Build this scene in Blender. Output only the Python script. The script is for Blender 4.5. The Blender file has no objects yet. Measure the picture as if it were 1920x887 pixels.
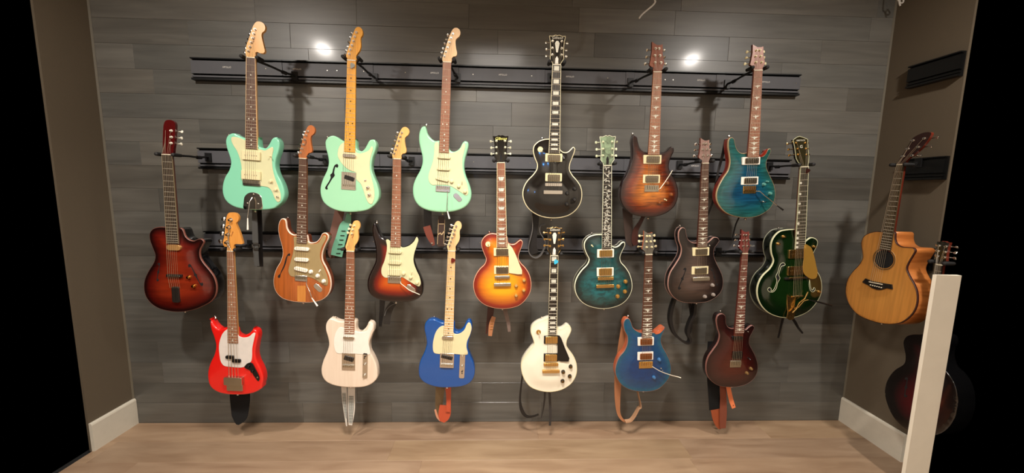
import bpy, math, random
import numpy as np
from mathutils import Vector, Matrix
from mathutils.geometry import delaunay_2d_cdt
random.seed(7)
S = bpy.context.scene
C = S.collection

# ------------------------------------------------------------------ camera
FPX, YAW, PIT, ROL = 691.08, 0.03390042, 0.12133185, 0.01686026
WALL_Y, CAM_Z = 2.2, 1.463
XL, XR, CEIL = -2.235, 2.267, 2.74
PITCH = 0.1314                       # plank row height
_cy, _sy = math.cos(YAW), math.sin(YAW); _cp, _sp = math.cos(PIT), math.sin(PIT)
_f = np.array([_sy*_cp, _cy*_cp, -_sp]); _r = np.array([_cy, -_sy, 0.0]); _u = np.cross(_r, _f)
_cr, _sr = math.cos(ROL), math.sin(ROL)
CR, CU = _r*_cr + _u*_sr, _u*_cr - _r*_sr
CAM = np.array([0, 0, CAM_Z])
cam = bpy.data.cameras.new('camera'); cam.sensor_width = 36; cam.lens = FPX*36/1920
cam.clip_start = 0.02
ZOOM = None
co = bpy.data.objects.new('camera', cam); C.objects.link(co)
co.matrix_world = Matrix(((CR[0], CU[0], -_f[0], 0), (CR[1], CU[1], -_f[1], 0), (CR[2], CU[2], -_f[2], CAM_Z), (0, 0, 0, 1)))
S.camera = co

def ray(x, y):
    return _f + CR*((x-960)/FPX) - CU*((y-443.5)/FPX)
def unp(x, y, pl=('y', 1.95)):
    """the point of a real vertical plane (y = const or x = const) seen at a place of the photograph"""
    d = ray(x, y); k = 1 if pl[0] == 'y' else 0
    return CAM + d*(pl[1]/d[k])

# ------------------------------------------------------------------ world, lights, exposure
w = bpy.data.worlds.new('world'); S.world = w; w.use_nodes = True
w.node_tree.nodes['Background'].inputs[0].default_value = (0, 0, 0, 1)
w.node_tree.nodes['Background'].inputs[1].default_value = 0
S.view_settings.view_transform = 'Standard'; S.view_settings.look = 'None'
S.view_settings.exposure = -0.1; S.view_settings.gamma = 1.0; S.view_settings.use_curve_mapping = False

def downlight_or_fill(name, x, y, power, size=0.11, spread=150, col=(1.0, 0.93, 0.85), z=CEIL-0.02):
    l = bpy.data.lights.new(name, 'AREA'); l.shape = 'DISK'; l.size = size; l.energy = power; l.color = col
    l.spread = math.radians(spread)
    o = bpy.data.objects.new(name, l); C.objects.link(o); o.location = (x, y, z); return o
for lx, ly, p in ((-1.62, .82, 25), (1.78, .82, 25)):
    downlight_or_fill('downlight_or_fill', lx, ly, p, spread=146).rotation_euler = (math.radians(18), 0, 0)
downlight_or_fill('downlight_or_fill', -.05, .72, 68, size=.5, spread=128).rotation_euler = (math.radians(10), 0, 0)  # added wide soft fill disc to brighten the middle of the wall
for lx in (-1.2, 1.2):
    downlight_or_fill('downlight_or_fill', lx, -1.45, 34)  # added unseen fill behind the camera, lighting the front wall for metal reflections

# ------------------------------------------------------------------ materials
def lin(c):
    return tuple(((v/255)/12.92 if v/255 <= .04045 else ((v/255+.055)/1.055)**2.4) for v in c)
MATS = {}
def base_mat(name):
    m = bpy.data.materials.new(name); m.use_nodes = True
    return m, m.node_tree, m.node_tree.nodes['Principled BSDF']
def mat(name, col, rough=.4, metal=0, coat=0, var=.06, bump=0, scale=30):
    if name in MATS: return MATS[name]
    m, nt, b = base_mat(name); c = lin(col)
    n = nt.nodes.new('ShaderNodeTexNoise'); n.inputs['Scale'].default_value = scale
    tc = nt.nodes.new('ShaderNodeTexCoord'); nt.links.new(tc.outputs['Object'], n.inputs['Vector'])
    mx = nt.nodes.new('ShaderNodeMix'); mx.data_type = 'RGBA'
    mx.inputs['A'].default_value = (*[v*(1-var) for v in c], 1); mx.inputs['B'].default_value = (*[min(1, v*(1+var)) for v in c], 1)
    nt.links.new(n.outputs['Fac'], mx.inputs['Factor']); nt.links.new(mx.outputs['Result'], b.inputs['Base Color'])
    b.inputs['Roughness'].default_value = rough; b.inputs['Metallic'].default_value = metal
    b.inputs['Coat Weight'].default_value = coat; b.inputs['Coat Roughness'].default_value = .06
    if bump:
        bp = nt.nodes.new('ShaderNodeBump'); bp.inputs['Strength'].default_value = bump; bp.inputs['Distance'].default_value = .002
        nt.links.new(n.outputs['Fac'], bp.inputs['Height']); nt.links.new(bp.outputs['Normal'], b.inputs['Normal'])
    MATS[name] = m; return m
def woodmat(name, c1, c2, rough=.35, coat=0, stretch=(60, 60, 4), objcol=False, detail=4, bump=.1):
    """grain: noise stretched along one axis"""
    if name in MATS: return MATS[name]
    m, nt, b = base_mat(name); L = nt.links
    tc = nt.nodes.new('ShaderNodeTexCoord'); mp = nt.nodes.new('ShaderNodeMapping'); mp.inputs['Scale'].default_value = stretch
    n = nt.nodes.new('ShaderNodeTexNoise'); n.inputs['Scale'].default_value = 1; n.inputs['Detail'].default_value = detail
    n.inputs['Distortion'].default_value = .6
    L.new(tc.outputs['Object'], mp.inputs[0]); L.new(mp.outputs[0], n.inputs['Vector'])
    r = nt.nodes.new('ShaderNodeValToRGB'); r.color_ramp.elements[0].position = .3; r.color_ramp.elements[1].position = .7
    r.color_ramp.elements[0].color = (*lin(c1), 1); r.color_ramp.elements[1].color = (*lin(c2), 1)
    L.new(n.outputs['Fac'], r.inputs[0]); out = r.outputs[0]
    if objcol:
        oi = nt.nodes.new('ShaderNodeObjectInfo'); mx = nt.nodes.new('ShaderNodeMix'); mx.data_type = 'RGBA'; mx.blend_type = 'MULTIPLY'
        mx.inputs['Factor'].default_value = 1; L.new(out, mx.inputs['A']); L.new(oi.outputs['Color'], mx.inputs['B']); out = mx.outputs['Result']
        n.noise_dimensions = '4D'; L.new(oi.outputs['Random'], n.inputs['W'])
        ml = nt.nodes.new('ShaderNodeMath'); ml.operation = 'MULTIPLY'; ml.inputs[1].default_value = 40
        L.new(oi.outputs['Random'], ml.inputs[0]); L.new(ml.outputs[0], n.inputs['W'])
    L.new(out, b.inputs['Base Color'])
    b.inputs['Roughness'].default_value = rough; b.inputs['Coat Weight'].default_value = coat; b.inputs['Coat Roughness'].default_value = .08
    bp = nt.nodes.new('ShaderNodeBump'); bp.inputs['Strength'].default_value = bump; bp.inputs['Distance'].default_value = .001
    L.new(n.outputs['Fac'], bp.inputs['Height']); L.new(bp.outputs['Normal'], b.inputs['Normal'])
    MATS[name] = m; return m
def topmat(name, stops, fig=None, figamt=.35, rough=.3, coat=.8, figscale=1.0, vstops=None):
    """stained guitar top: colour rings from the rim inwards (attribute 'edge'), figured with flame or quilt"""
    m, nt, b = base_mat(name); L = nt.links
    at = nt.nodes.new('ShaderNodeAttribute'); at.attribute_name = 'edge'
    r = nt.nodes.new('ShaderNodeValToRGB'); e = r.color_ramp.elements
    e[0].position = stops[0][0]; e[0].color = (*lin(stops[0][1]), 1); e[1].position = stops[-1][0]; e[1].color = (*lin(stops[-1][1]), 1)
    for p, c in stops[1:-1]:
        k = e.new(p); k.color = (*lin(c), 1)
    L.new(at.outputs['Fac'], r.inputs[0]); out = r.outputs[0]
    if fig:
        tc = nt.nodes.new('ShaderNodeTexCoord'); mp = nt.nodes.new('ShaderNodeMapping')
        L.new(tc.outputs['Object'], mp.inputs[0])
        if fig == 'flame':
            mp.inputs['Scale'].default_value = (7*figscale, 1, 70*figscale); dt = 3.0
        elif fig == 'grain':
            mp.inputs['Scale'].default_value = (90*figscale, 1, 4*figscale); dt = .5
        else:
            mp.inputs['Scale'].default_value = (28*figscale, 1, 45*figscale); dt = 2.0
        n = nt.nodes.new('ShaderNodeTexNoise'); n.inputs['Scale'].default_value = 1; n.inputs['Detail'].default_value = 2
        n.inputs['Distortion'].default_value = dt*.4
        L.new(mp.outputs[0], n.inputs['Vector'])
        fr = nt.nodes.new('ShaderNodeValToRGB'); fr.color_ramp.elements[0].position = .35; fr.color_ramp.elements[1].position = .62
        lo = 1-figamt; fr.color_ramp.elements[0].color = (lo, lo, lo, 1); fr.color_ramp.elements[1].color = (1+figamt*.4,)*3 + (1,)
        L.new(n.outputs['Fac'], fr.inputs[0])
        mx = nt.nodes.new('ShaderNodeMix'); mx.data_type = 'RGBA'; mx.blend_type = 'MULTIPLY'; mx.inputs['Factor'].default_value = 1
        L.new(out, mx.inputs['A']); L.new(fr.outputs[0], mx.inputs['B']); out = mx.outputs['Result']
    L.new(out, b.inputs['Base Color']); b.inputs['Roughness'].default_value = rough
    b.inputs['Coat Weight'].default_value = coat; b.inputs['Coat Roughness'].default_value = .05
    MATS[name] = m; return m

CHROME = mat('chrome', (222, 218, 210), .22, 1, var=.03)
NICKEL = mat('brushed_nickel', (198, 190, 172), .34, 1, var=.05)
GOLD = mat('gold_plate', (224, 186, 116), .25, 1, var=.04)
BLACKP = mat('black_plastic', (16, 15, 15), .3)
BLACKM = mat('black_powder_coat', (14, 14, 15), .45, bump=.1, scale=300)
RUBBER = mat('black_rubber', (18, 17, 17), .7)
CREAM = mat('cream_plastic', (222, 210, 166), .35)
MINT = mat('mint_guard_plastic', (208, 206, 164), .3)
WHITEP = mat('white_plastic', (236, 230, 218), .35)
BONE = mat('bone', (235, 225, 200), .4)
PEARL = mat('pearl_inlay', (225, 222, 205), .25, var=.2, scale=120)
MAPLE = woodmat('maple_neck', (232, 168, 92), (242, 186, 112), .35, .4)
MAPLE_Y = woodmat('amber_maple_neck', (226, 152, 40), (240, 172, 58), .3, .5)
MAPLE_P = woodmat('pale_maple', (228, 182, 126), (240, 200, 146), .35, .4)
ROAST = woodmat('roasted_maple', (168, 92, 44), (190, 112, 58), .35, .4)
ROSE = woodmat('rosewood', (74, 48, 36), (98, 66, 50), .5)
ROSE_L = woodmat('pale_rosewood', (140, 92, 66), (168, 114, 84), .5)
ROSE_R = woodmat('red_rosewood', (132, 82, 58), (160, 108, 80), .5)
EBONY = woodmat('ebony', (22, 19, 17), (38, 32, 28), .4)
MAHOG = woodmat('mahogany', (84, 30, 20), (112, 44, 28), .35, .5)
MAHOG_O = woodmat('orange_mahogany', (176, 84, 50), (200, 104, 66), .35, .5)
BLACKL = mat('black_lacquer', (10, 10, 11), .12, coat=1)
STEEL = mat('string_steel', (190, 182, 165), .35, 1, var=.02)
FRETM = mat('fret_wire', (225, 215, 195), .3, .6, var=.02)

# ------------------------------------------------------------------ mesh helpers
def link(name, me, m=None, parent=None):
    o = bpy.data.objects.new(name, me); C.objects.link(o)
    if m is not None and me is not None:
        for k in (m if isinstance(m, (list, tuple)) else [m]): me.materials.append(k)
    if parent is not None: o.parent = parent
    return o
def mesh(name, V, F, m=None, parent=None, smooth=True, angle=40):
    me = bpy.data.meshes.new(name); me.from_pydata([tuple(map(float, v)) for v in V], [], F)
    if smooth:
        me.shade_smooth()
        me.set_sharp_from_angle(angle=math.radians(angle))
    me.update(); return link(name, me, m, parent)
class MB:
    def __init__(s): s.V = []; s.F = []
    def add(s, V, F):
        n = len(s.V); s.V += [tuple(v) for v in V]; s.F += [tuple(i+n for i in f) for f in F]
    def box(s, a, b, ch=0):
        (x0, y0, z0), (x1, y1, z1) = a, b
        s.add([(x0, y0, z0), (x1, y0, z0), (x1, y1, z0), (x0, y1, z0), (x0, y0, z1), (x1, y0, z1), (x1, y1, z1), (x0, y1, z1)],
              [(0, 3, 2, 1), (4, 5, 6, 7), (0, 1, 5, 4), (1, 2, 6, 5), (2, 3, 7, 6), (3, 0, 4, 7)])
    def cyl(s, c, r, y0, y1, r2=None, n=16, dome=0):
        """a disc or knob standing along the depth axis"""
        r2 = r if r2 is None else r2
        V = [(c[0]+r*math.cos(2*math.pi*i/n), y1, c[1]+r*math.sin(2*math.pi*i/n)) for i in range(n)]
        V += [(c[0]+r2*math.cos(2*math.pi*i/n), y0, c[1]+r2*math.sin(2*math.pi*i/n)) for i in range(n)]
        F = [(i, (i+1) % n, n+(i+1) % n, n+i) for i in range(n)] + [tuple(range(n-1, -1, -1))]
        if dome:
            V += [(c[0]+r2*.6*math.cos(2*math.pi*i/n), y0-dome, c[1]+r2*.6*math.sin(2*math.pi*i/n)) for i in range(n)]
            F += [(n+i, n+(i+1) % n, 2*n+(i+1) % n, 2*n+i) for i in range(n)] + [tuple(range(2*n, 3*n))]
        else: F += [tuple(range(n, 2*n))]
        s.add(V, F)
    def tube(s, pts, r, n=8, cap=True):
        pts = [Vector(p) for p in pts]; rs = r if isinstance(r, (list, tuple)) else [r]*len(pts)
        V = []; F = []; prev = None
        for i, p in enumerate(pts):
            d = (pts[min(i+1, len(pts)-1)] - pts[max(i-1, 0)]).normalized()
            if prev is None:
                a = Vector((0, 0, 1)) if abs(d.z) < .9 else Vector((1, 0, 0)); u = d.cross(a).normalized()
            else: u = (prev - d*prev.dot(d)).normalized()
            prev = u; v = d.cross(u)
            for k in range(n):
                t = 2*math.pi*k/n; V.append(tuple(p + (u*math.cos(t) + v*math.sin(t))*rs[i]))
        for i in range(len(pts)-1):
            for k in range(n):
                F.append((i*n+k, i*n+(k+1) % n, (i+1)*n+(k+1) % n, (i+1)*n+k))
        if cap: F += [tuple(range(n-1, -1, -1)), tuple((len(pts)-1)*n+k for k in range(n))]
        s.add(V, F)
    def build(s, name, m, parent=None, smooth=True, angle=40): return mesh(name, s.V, s.F, m, parent, smooth, angle)
def tag(o, label=None, cat=None, group=None, kind=None):
    if label: o['label'] = label
    if cat: o['category'] = cat
    if group: o['group'] = group
    if kind: o['kind'] = kind
    return o
def crom(P, k=4):
    """closed centripetal Catmull-Rom through P"""
    P = [np.array(p, float) for p in P]; n = len(P); out = []
    for i in range(n):
        p0, p1, p2, p3 = P[i-1], P[i], P[(i+1) % n], P[(i+2) % n]
        t1 = max(np.linalg.norm(p1-p0), 1e-9)**.5; t2 = t1+max(np.linalg.norm(p2-p1), 1e-9)**.5; t3 = t2+max(np.linalg.norm(p3-p2), 1e-9)**.5
        for j in range(k):
            t = t1+(t2-t1)*j/k
            A1 = (t1-t)/t1*p0+t/t1*p1; A2 = (t2-t)/(t2-t1)*p1+(t-t1)/(t2-t1)*p2; A3 = (t3-t)/(t3-t2)*p2+(t-t2)/(t3-t2)*p3
            B1 = (t2-t)/t2*A1+t/t2*A2; B2 = (t3-t)/(t3-t1)*A2+(t-t1)/(t3-t1)*A3
            out.append((t2-t)/(t2-t1)*B1+(t-t1)/(t2-t1)*B2)
    return np.array(out)
def area(P): return .5*np.sum(P[:, 0]*np.roll(P[:, 1], -1)-np.roll(P[:, 0], -1)*P[:, 1])
def normals(P):
    t = np.roll(P, -1, 0)-np.roll(P, 1, 0); t /= np.maximum(np.linalg.norm(t, axis=1, keepdims=True), 1e-9)
    s = 1 if area(P) > 0 else -1
    return np.stack([t[:, 1], -t[:, 0]], 1)*s           # outward
def dist(Q, P):
    """distance of points Q to the closed outline P"""
    A = P; B = np.roll(P, -1, 0); AB = B-A; L = np.maximum((AB**2).sum(1), 1e-12)
    AQ = Q[:, None, :]-A[None]; t = np.clip((AQ*AB[None]).sum(2)/L[None], 0, 1)
    return np.sqrt((((AQ-t[..., None]*AB[None])**2).sum(2)).min(1))
def inside(Q, P):
    x, y = Q[:, 0][:, None], Q[:, 1][:, None]; x0, y0 = P[:, 0][None], P[:, 1][None]
    x1, y1 = np.roll(P[:, 0], -1)[None], np.roll(P[:, 1], -1)[None]
    c = ((y0 > y) != (y1 > y)) & (x < (x1-x0)*(y-y0)/np.where(y1 == y0, 1e-9, y1-y0)+x0)
    return c.sum(1) % 2 == 1
def slab(name, P, yfront, T, m, parent, step=.012, rings=(), edge=None, sidemat=None, backr=0, smooth=True, angle=35):
    """solid plate with outline P (x,z); yfront(points, distance to rim) gives the front's depth, T the depth of the back"""
    P = np.array(P, float)
    if area(P) < 0: P = P[::-1]
    keep = [0]
    for i in range(1, len(P)):
        if np.linalg.norm(P[i]-P[keep[-1]]) > 2e-4: keep.append(i)
    P = P[keep]
    if np.linalg.norm(P[0]-P[-1]) < 2e-4: P = P[:-1]
    n = len(P); Q = []
    N = normals(P)
    for r in rings:
        q = P-N*r; d = dist(q, P); ok = inside(q, P) & (d > r*.93); Q.append(q[ok])
    lo, hi = P.min(0), P.max(0)
    if step:
        gx = np.arange(lo[0]+step/2, hi[0], step); gz = np.arange(lo[1]+step/2, hi[1], step)
        if len(gx) and len(gz):
            g = np.stack(np.meshgrid(gx, gz), -1).reshape(-1, 2); g[:, 0] += (np.round(g[:, 1]/step) % 2)*step*.25
            g = g[inside(g, P)]
            if len(g): g = g[dist(g, P) > max(step*.45, (max(rings)*1.15 if rings else 0))]
            Q.append(g)
    Q = np.concatenate([q for q in Q if len(q)]) if any(len(q) for q in Q) else np.zeros((0, 2))
    A = np.concatenate([P, Q])
    vs, es, fs, *_ = delaunay_2d_cdt([Vector(a) for a in A], [(i, (i+1) % n) for i in range(n)], [], 1, 1e-7)
    W = np.array([tuple(v) for v in vs])
    d = dist(W, P); d[:n] = 0
    yf = yfront(W, d) if callable(yfront) else np.full(len(W), yfront)
    V = [(W[i, 0], yf[i], W[i, 1]) for i in range(len(W))]
    F = []
    for f in fs:
        a, b, c = (W[f[0]], W[f[1]], W[f[2]]); cr = (b[0]-a[0])*(c[1]-a[1])-(b[1]-a[1])*(c[0]-a[0])
        F.append(tuple(f) if cr > 0 else tuple(f[::-1]))          # normal towards -y
    nf = len(F); base = len(V); v0 = n
    if len(W) < n: v0 = len(W)
    b = len(V); br = max(backr, 1e-6)
    yb = np.where(d < br, T-br+np.sqrt(np.maximum(br*br-(br-np.minimum(d, br))**2, 0)), T)
    V += [(W[i, 0], yb[i], W[i, 1]) for i in range(len(W))]
    for i in range(n): j = (i+1) % n; F.append((j, i, b+i, b+j))
    F += [tuple(b+k for k in f[::-1]) for f in F[:nf]]
    o = mesh(name, V, F, [m] + ([sidemat] if sidemat else []), parent, smooth, angle)
    if sidemat:
        for k, p in enumerate(o.data.polygons):
            if k >= nf: p.material_index = 1
    if edge:
        a = o.data.attributes.new('edge', 'FLOAT', 'POINT')
        vals = np.zeros(len(V)); vals[:len(W)] = np.clip(d/edge, 0, 1); a.data.foreach_set('value', vals)
    return o
def rrect(c, w, h, r=.002, rot=0, k=3):
    P = []
    r = min(r, w*.499, h*.499)
    for sx, sz, a0 in ((1, 1, 0), (-1, 1, 90), (-1, -1, 180), (1, -1, 270)):
        for i in range(k+1):
            a = math.radians(a0+90*i/k); P.append((sx*(w/2-r)+r*math.cos(a), sz*(h/2-r)+r*math.sin(a)))
    cr, sr = math.cos(rot), math.sin(rot)
    return np.array([(c[0]+x*cr-z*sr, c[1]+x*sr+z*cr) for x, z in P])

# ------------------------------------------------------------------ setting
def planebox(name, a, b, m, kind='structure', parent=None):
    mb = MB(); mb.box(a, b); o = mb.build(name, m, parent, smooth=False)
    if kind and parent is None: o['kind'] = kind
    return o
PLANK = woodmat('charcoal_stained_plank', (80, 78, 73), (98, 96, 90), .42, .18, stretch=(2.2, 30, 26), objcol=True, detail=5, bump=.12)
FLOORM = woodmat('light_oak_board', (136, 110, 86), (166, 141, 115), .42, .1, stretch=(2.5, 16, 16), objcol=True, detail=6, bump=.08)
TAUPE = mat('taupe_wall_paint', (90, 79, 63), .75, bump=.15, scale=180)
SKIRT = mat('white_trim_paint', (205, 198, 182), .45)
DARKB = mat('dark_joint', (14, 13, 12), .9)
PLANK.node_tree.nodes['Principled BSDF'].inputs['Specular IOR Level'].default_value = .6
PLANK.node_tree.nodes['Principled BSDF'].inputs['Coat Roughness'].default_value = .14
wb = planebox('wall_back', (XL-.05, WALL_Y+.012, -.02), (XR+.05, WALL_Y+.1, CEIL), DARKB)
def plank(x0, x1, z0, z1, tone, dy, parent):
    """a board with eased edges"""
    e = .0007; g = .0003; x0 += g; x1 -= g; z0 += g; z1 -= g; y = WALL_Y+dy; yb = WALL_Y+.011
    V = [(x0+e, y, z0+e), (x1-e, y, z0+e), (x1-e, y, z1-e), (x0+e, y, z1-e), (x0, y+e, z0), (x1, y+e, z0), (x1, y+e, z1), (x0, y+e, z1),
         (x0, yb, z0), (x1, yb, z0), (x1, yb, z1), (x0, yb, z1)]
    F = [(0, 1, 2, 3)] + [(4+i, 4+(i+1) % 4, (i+1) % 4, i) for i in range(4)] + [(8+i, 8+(i+1) % 4, 4+(i+1) % 4, 4+i) for i in range(4)]
    o = mesh('plank', V, F, PLANK, parent, smooth=False); o.color = (tone[0], tone[1], tone[2], 1); return o
rp = random.Random(21)
for r in range(21):
    z0 = r*PITCH; z1 = min(z0+PITCH, CEIL)
    x = XL - rp.uniform(0, .8)
    while x < XR:
        x1 = x+rp.choice((.42, .55, .62, .78, .95, 1.15))
        if XR-x1 < .1: x1 = XR
        t = rp.choice((.74, .84, .92, .96, 1.0, 1.0, 1.06, 1.14, 1.28)); tw = rp.uniform(-.03, .03)
        if x1 > XL+.03:
            plank(max(x, XL), min(x1, XR), z0, z1, (t*(1+tw), t, t*(1-tw)), rp.uniform(0, .0012), wb)
        x = x1
# floor boards run along the wall
fl = planebox('floor', (XL-.05, -2.2, -.06), (XR+.05, WALL_Y+.1, -.013), DARKB)
fz = [2.2, 2.025, 1.86, 1.672, 1.487, 1.3]
while fz[-1] > -2.1: fz.append(fz[-1]-.187)
for i in range(len(fz)-1):
    y1, y0 = fz[i], fz[i+1]; x = XL-rp.uniform(0, 1.2)
    while x < XR:
        x1 = min(x+rp.uniform(1.1, 2.0), XR)
        if XR-x1 < .2: x1 = XR
        t = rp.uniform(.88, 1.08); e = .001; a, b = max(x, XL), x1
        if b > XL+.05:
            V = [(a+e, y0+e, 0), (b-e, y0+e, 0), (b-e, y1-e, 0), (a+e, y1-e, 0), (a, y0, -e), (b, y0, -e), (b, y1, -e), (a, y1, -e), (a, y0, -.0125), (b, y0, -.0125), (b, y1, -.0125), (a, y1, -.0125)]
            F = [(0, 1, 2, 3)] + [(4+k, 4+(k+1) % 4, (k+1) % 4, k) for k in range(4)] + [(8+k, 8+(k+1) % 4, 4+(k+1) % 4, 4+k) for k in range(4)]
            o = mesh('floor_board', V, F, FLOORM, fl, smooth=False); o.color = (t, t*rp.uniform(.97, 1.0), t*rp.uniform(.93, 1.0), 1)
        x = x1
YLE = unp(172, 843, ('x', XL))[1]      # where the left wall leaves the photograph
YRE = unp(1748, 520, ('x', XR))[1]
planebox('wall_left', (XL-.012, YLE, 0), (XL, WALL_Y+.012, CEIL), TAUPE)
planebox('wall_right', (XR, YRE, 0), (XR+.012, WALL_Y+.012, CEIL), TAUPE)
planebox('ceiling', (XL-.1, -2.2, CEIL), (XR+.1, WALL_Y+.1, CEIL+.08), mat('ceiling_paint', (214, 208, 196), .8))
FOYER = mat('pale_wall_paint', (222, 214, 200), .7)
planebox('wall_front', (XL-.1, -2.3, 0), (XR+.1, -2.2, CEIL), FOYER)
planebox('wall_front_left', (XL-.1, -2.2, 0), (XL, -.1, CEIL), FOYER)
planebox('wall_front_right', (XR, -2.2, 0), (XR+.1, -.1, CEIL), FOYER)
def skirting(name, x0, x1, y0, y1):
    b = MB(); s = 1 if x1 > x0 else -1; h = .163
    pr = [(0, 0), (.016, 0), (.016, h-.012), (.013, h-.004), (.008, h), (0, h)]
    V = [(x0+s*px, yy, pz) for yy in (y0, y1) for px, pz in pr]; n = len(pr)
    F = [(i, (i+1) % n, n+(i+1) % n, n+i) for i in range(n)] + [tuple(range(n)), tuple(range(2*n-1, n-1, -1))]
    if s > 0: F = [f[::-1] for f in F]
    return mesh(name, V, F, SKIRT, None, smooth=False)
tag(skirting('baseboard_left', XL, XL+.016, YLE, WALL_Y-.001), kind='structure')
tag(skirting('baseboard_right', XR, XR-.016, YRE, WALL_Y-.001), kind='structure')
CAULK = mat('corner_bead', (92, 86, 72), .6)
for nm, x, s in (('trim_1', XL, 1), ('trim_2', XR, -1)):
    b = MB(); b.add([(x, WALL_Y-.007, .163), (x+s*.007, WALL_Y, .163), (x, WALL_Y, .163), (x, WALL_Y-.007, CEIL), (x+s*.007, WALL_Y, CEIL), (x, WALL_Y, CEIL)],
                    [(0, 1, 4, 3), (1, 2, 5, 4), (2, 0, 3, 5), (0, 2, 1), (3, 4, 5)]); tag(b.build(nm, CAULK), kind='structure')
# white door casing standing near the camera at the right edge of the view
cxl = unp(1720, 703, ('y', .82))[0]; ctop = unp(1748, 515, ('y', .82))[2]
W_ = .06
pr = [(0, 0), (.004, -.004), (W_*.8, -.009), (W_-.003, -.010), (W_, -.008), (W_, .001), (0, .001)]
n = len(pr); V = [(cxl+a, .82+b, z) for z in (0, ctop) for a, b in pr]
F = [(i, (i+1) % n, n+(i+1) % n, n+i) for i in range(n)] + [tuple(range(n-1, -1, -1)), tuple(range(n, 2*n))]
tag(mesh('trim_3', V, F, mat('cream_casing_paint', (190, 182, 166), .5), None, smooth=False), kind='structure')

# ------------------------------------------------------------------ slat rails
RAILF = mat('graphite_rail_face', (80, 80, 84), .55)
RAILD = mat('black_rail_edge', (9, 9, 9), .4)
TXT = {}
def text_mesh(s, size, depth=.0004):
    shear = .35 if s in ('Gibson', 'Fender') else 0
    key = (s, size)
    if key not in TXT:
        cu = bpy.data.curves.new('lettering', 'FONT'); cu.body = s; cu.size = size; cu.extrude = depth; cu.shear = shear; cu.align_x = 'CENTER'; cu.align_y = 'CENTER'; cu.resolution_u = 2
        o = bpy.data.objects.new('t', cu); C.objects.link(o); bpy.context.view_layer.update()
        me = bpy.data.meshes.new_from_object(o.evaluated_get(bpy.context.evaluated_depsgraph_get())); bpy.data.objects.remove(o)
        for v in me.vertices:                        # lying text -> standing, facing -y
            x, y, z = v.co; v.co = (x, -z, y)
        TXT[key] = me
    return TXT[key]
LOGO = mat('printed_white', (225, 222, 215), .5)
def rail(name, z1, x0, x1, joints, logos, screws, label, axis='y', wall=WALL_Y, face=None):
    face = face or RAILF
    """aluminium slat rail: a body with top and bottom slots, made of sections"""
    root = bpy.data.objects.new(name, None); C.objects.link(root)
    tag(root, label, 'rail', 'slat rails holding the guitars')
    if axis == 'y': root.location = (0, wall, z1)
    else: root.location = (wall, 0, z1); root.rotation_euler = (0, 0, -math.pi/2)
    prof = [(0, 0), (-.030, 0), (-.030, -.006), (-.012, -.008), (-.012, -.014), (-.026, -.015), (-.026, -.083), (-.012, -.085), (-.012, -.091),
            (-.024, -.092), (-.024, -.101), (-.014, -.103), (-.014, -.106), (-.030, -.107), (-.030, -.117), (0, -.118)]
    n = len(prof); xs = [x0]+joints+[x1]
    for a, b in zip(xs[:-1], xs[1:]):
        a += .0006; b -= .0006
        V = [(xx, py, pz) for xx in (a, b) for py, pz in prof]
        F = [(i, n+i, n+(i+1) % n, (i+1) % n) for i in range(n)] + [tuple(range(n)), tuple(range(2*n-1, n-1, -1))]
        o = mesh('rail_section', V, F, [face, RAILD], root, smooth=False)
        for p in o.data.polygons:
            if p.index not in (5, 9): p.material_index = 1
        for lx in logos:
            if a < lx < b:
                t = link('lettering', text_mesh('APOLLO', .0125), None, o); t.location = (lx, -.0263, -.047)
                if not t.data.materials: t.data.materials.append(LOGO)
        for sx in screws:
            if a < sx < b:
                mb = MB(); mb.cyl((sx, -.049), .0032, -.0275, -.026, .0024, 8); mb.build('screw', NICKEL, o)
    for j in joints:
        mb = MB(); mb.box((j-.05, -.0285, -.0835), (j-.0007, -.0263, -.0145)); mb.build('joiner', RAILF, root, smooth=False)
    return root
def wx(px, py): return unp(px, py, ('y', WALL_Y-.026))[0]
ZR = [CAM_Z+.604*1.158, CAM_Z+.186*1.158, CAM_Z-.222*1.158]
jp = (530, 700, 860, 1022, 1190, 1360); lp = (426, 557, 815, 943, 1069, 1316, 1438); sp_ = (499, 614, 632, 682, 760, 887, 997, 1140, 1187, 1248, 1263, 1495)
rail('slat_rail', ZR[0], wx(358, 130), wx(1501, 155), [wx(j, 135) for j in jp], [wx(j, 135) for j in lp], [wx(j, 135) for j in sp_],
     'long black slat rail across the top of the dark wall, behind the upper necks')
rail('slat_rail', ZR[1], wx(371, 297), wx(1483, 313), [wx(j, 300) for j in (545, 712, 1022, 1186, 1350)], [wx(j, 303) for j in (752, 1304)], [wx(j, 300) for j in (389, 612, 888, 994, 1178, 1444)],
     'black slat rail at mid height, behind the bodies of the top row')
rail('slat_rail', ZR[2], wx(383, 455), wx(1440, 462), [wx(j, 455) for j in (560, 720, 880, 1100, 1250)], [wx(1408, 462)], [wx(j, 456) for j in (500, 700, 900, 1120)],
     'lowest black slat rail, running behind the middle row of bodies')
for px, py, i, lb in ((1703, 127, 0, 'highest black slat rail stub on the taupe right wall'), (1697, 292, 1, 'middle black slat rail on the right wall behind the acoustic headstock'), (1700, 447, 2, 'lowest black slat rail on the right wall behind the acoustic body')):
    ys = unp(px, py, ('x', XR-.026))[1]
    # rail local x runs along -Y of the world
    r_ = rail('slat_rail', ZR[i]+(.02 if i == 0 else 0), -ys, -(YRE+.004), [], [], [], lb, 'x', XR, RAILD)  # faces turned away here get the edge black as painted shade


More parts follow.
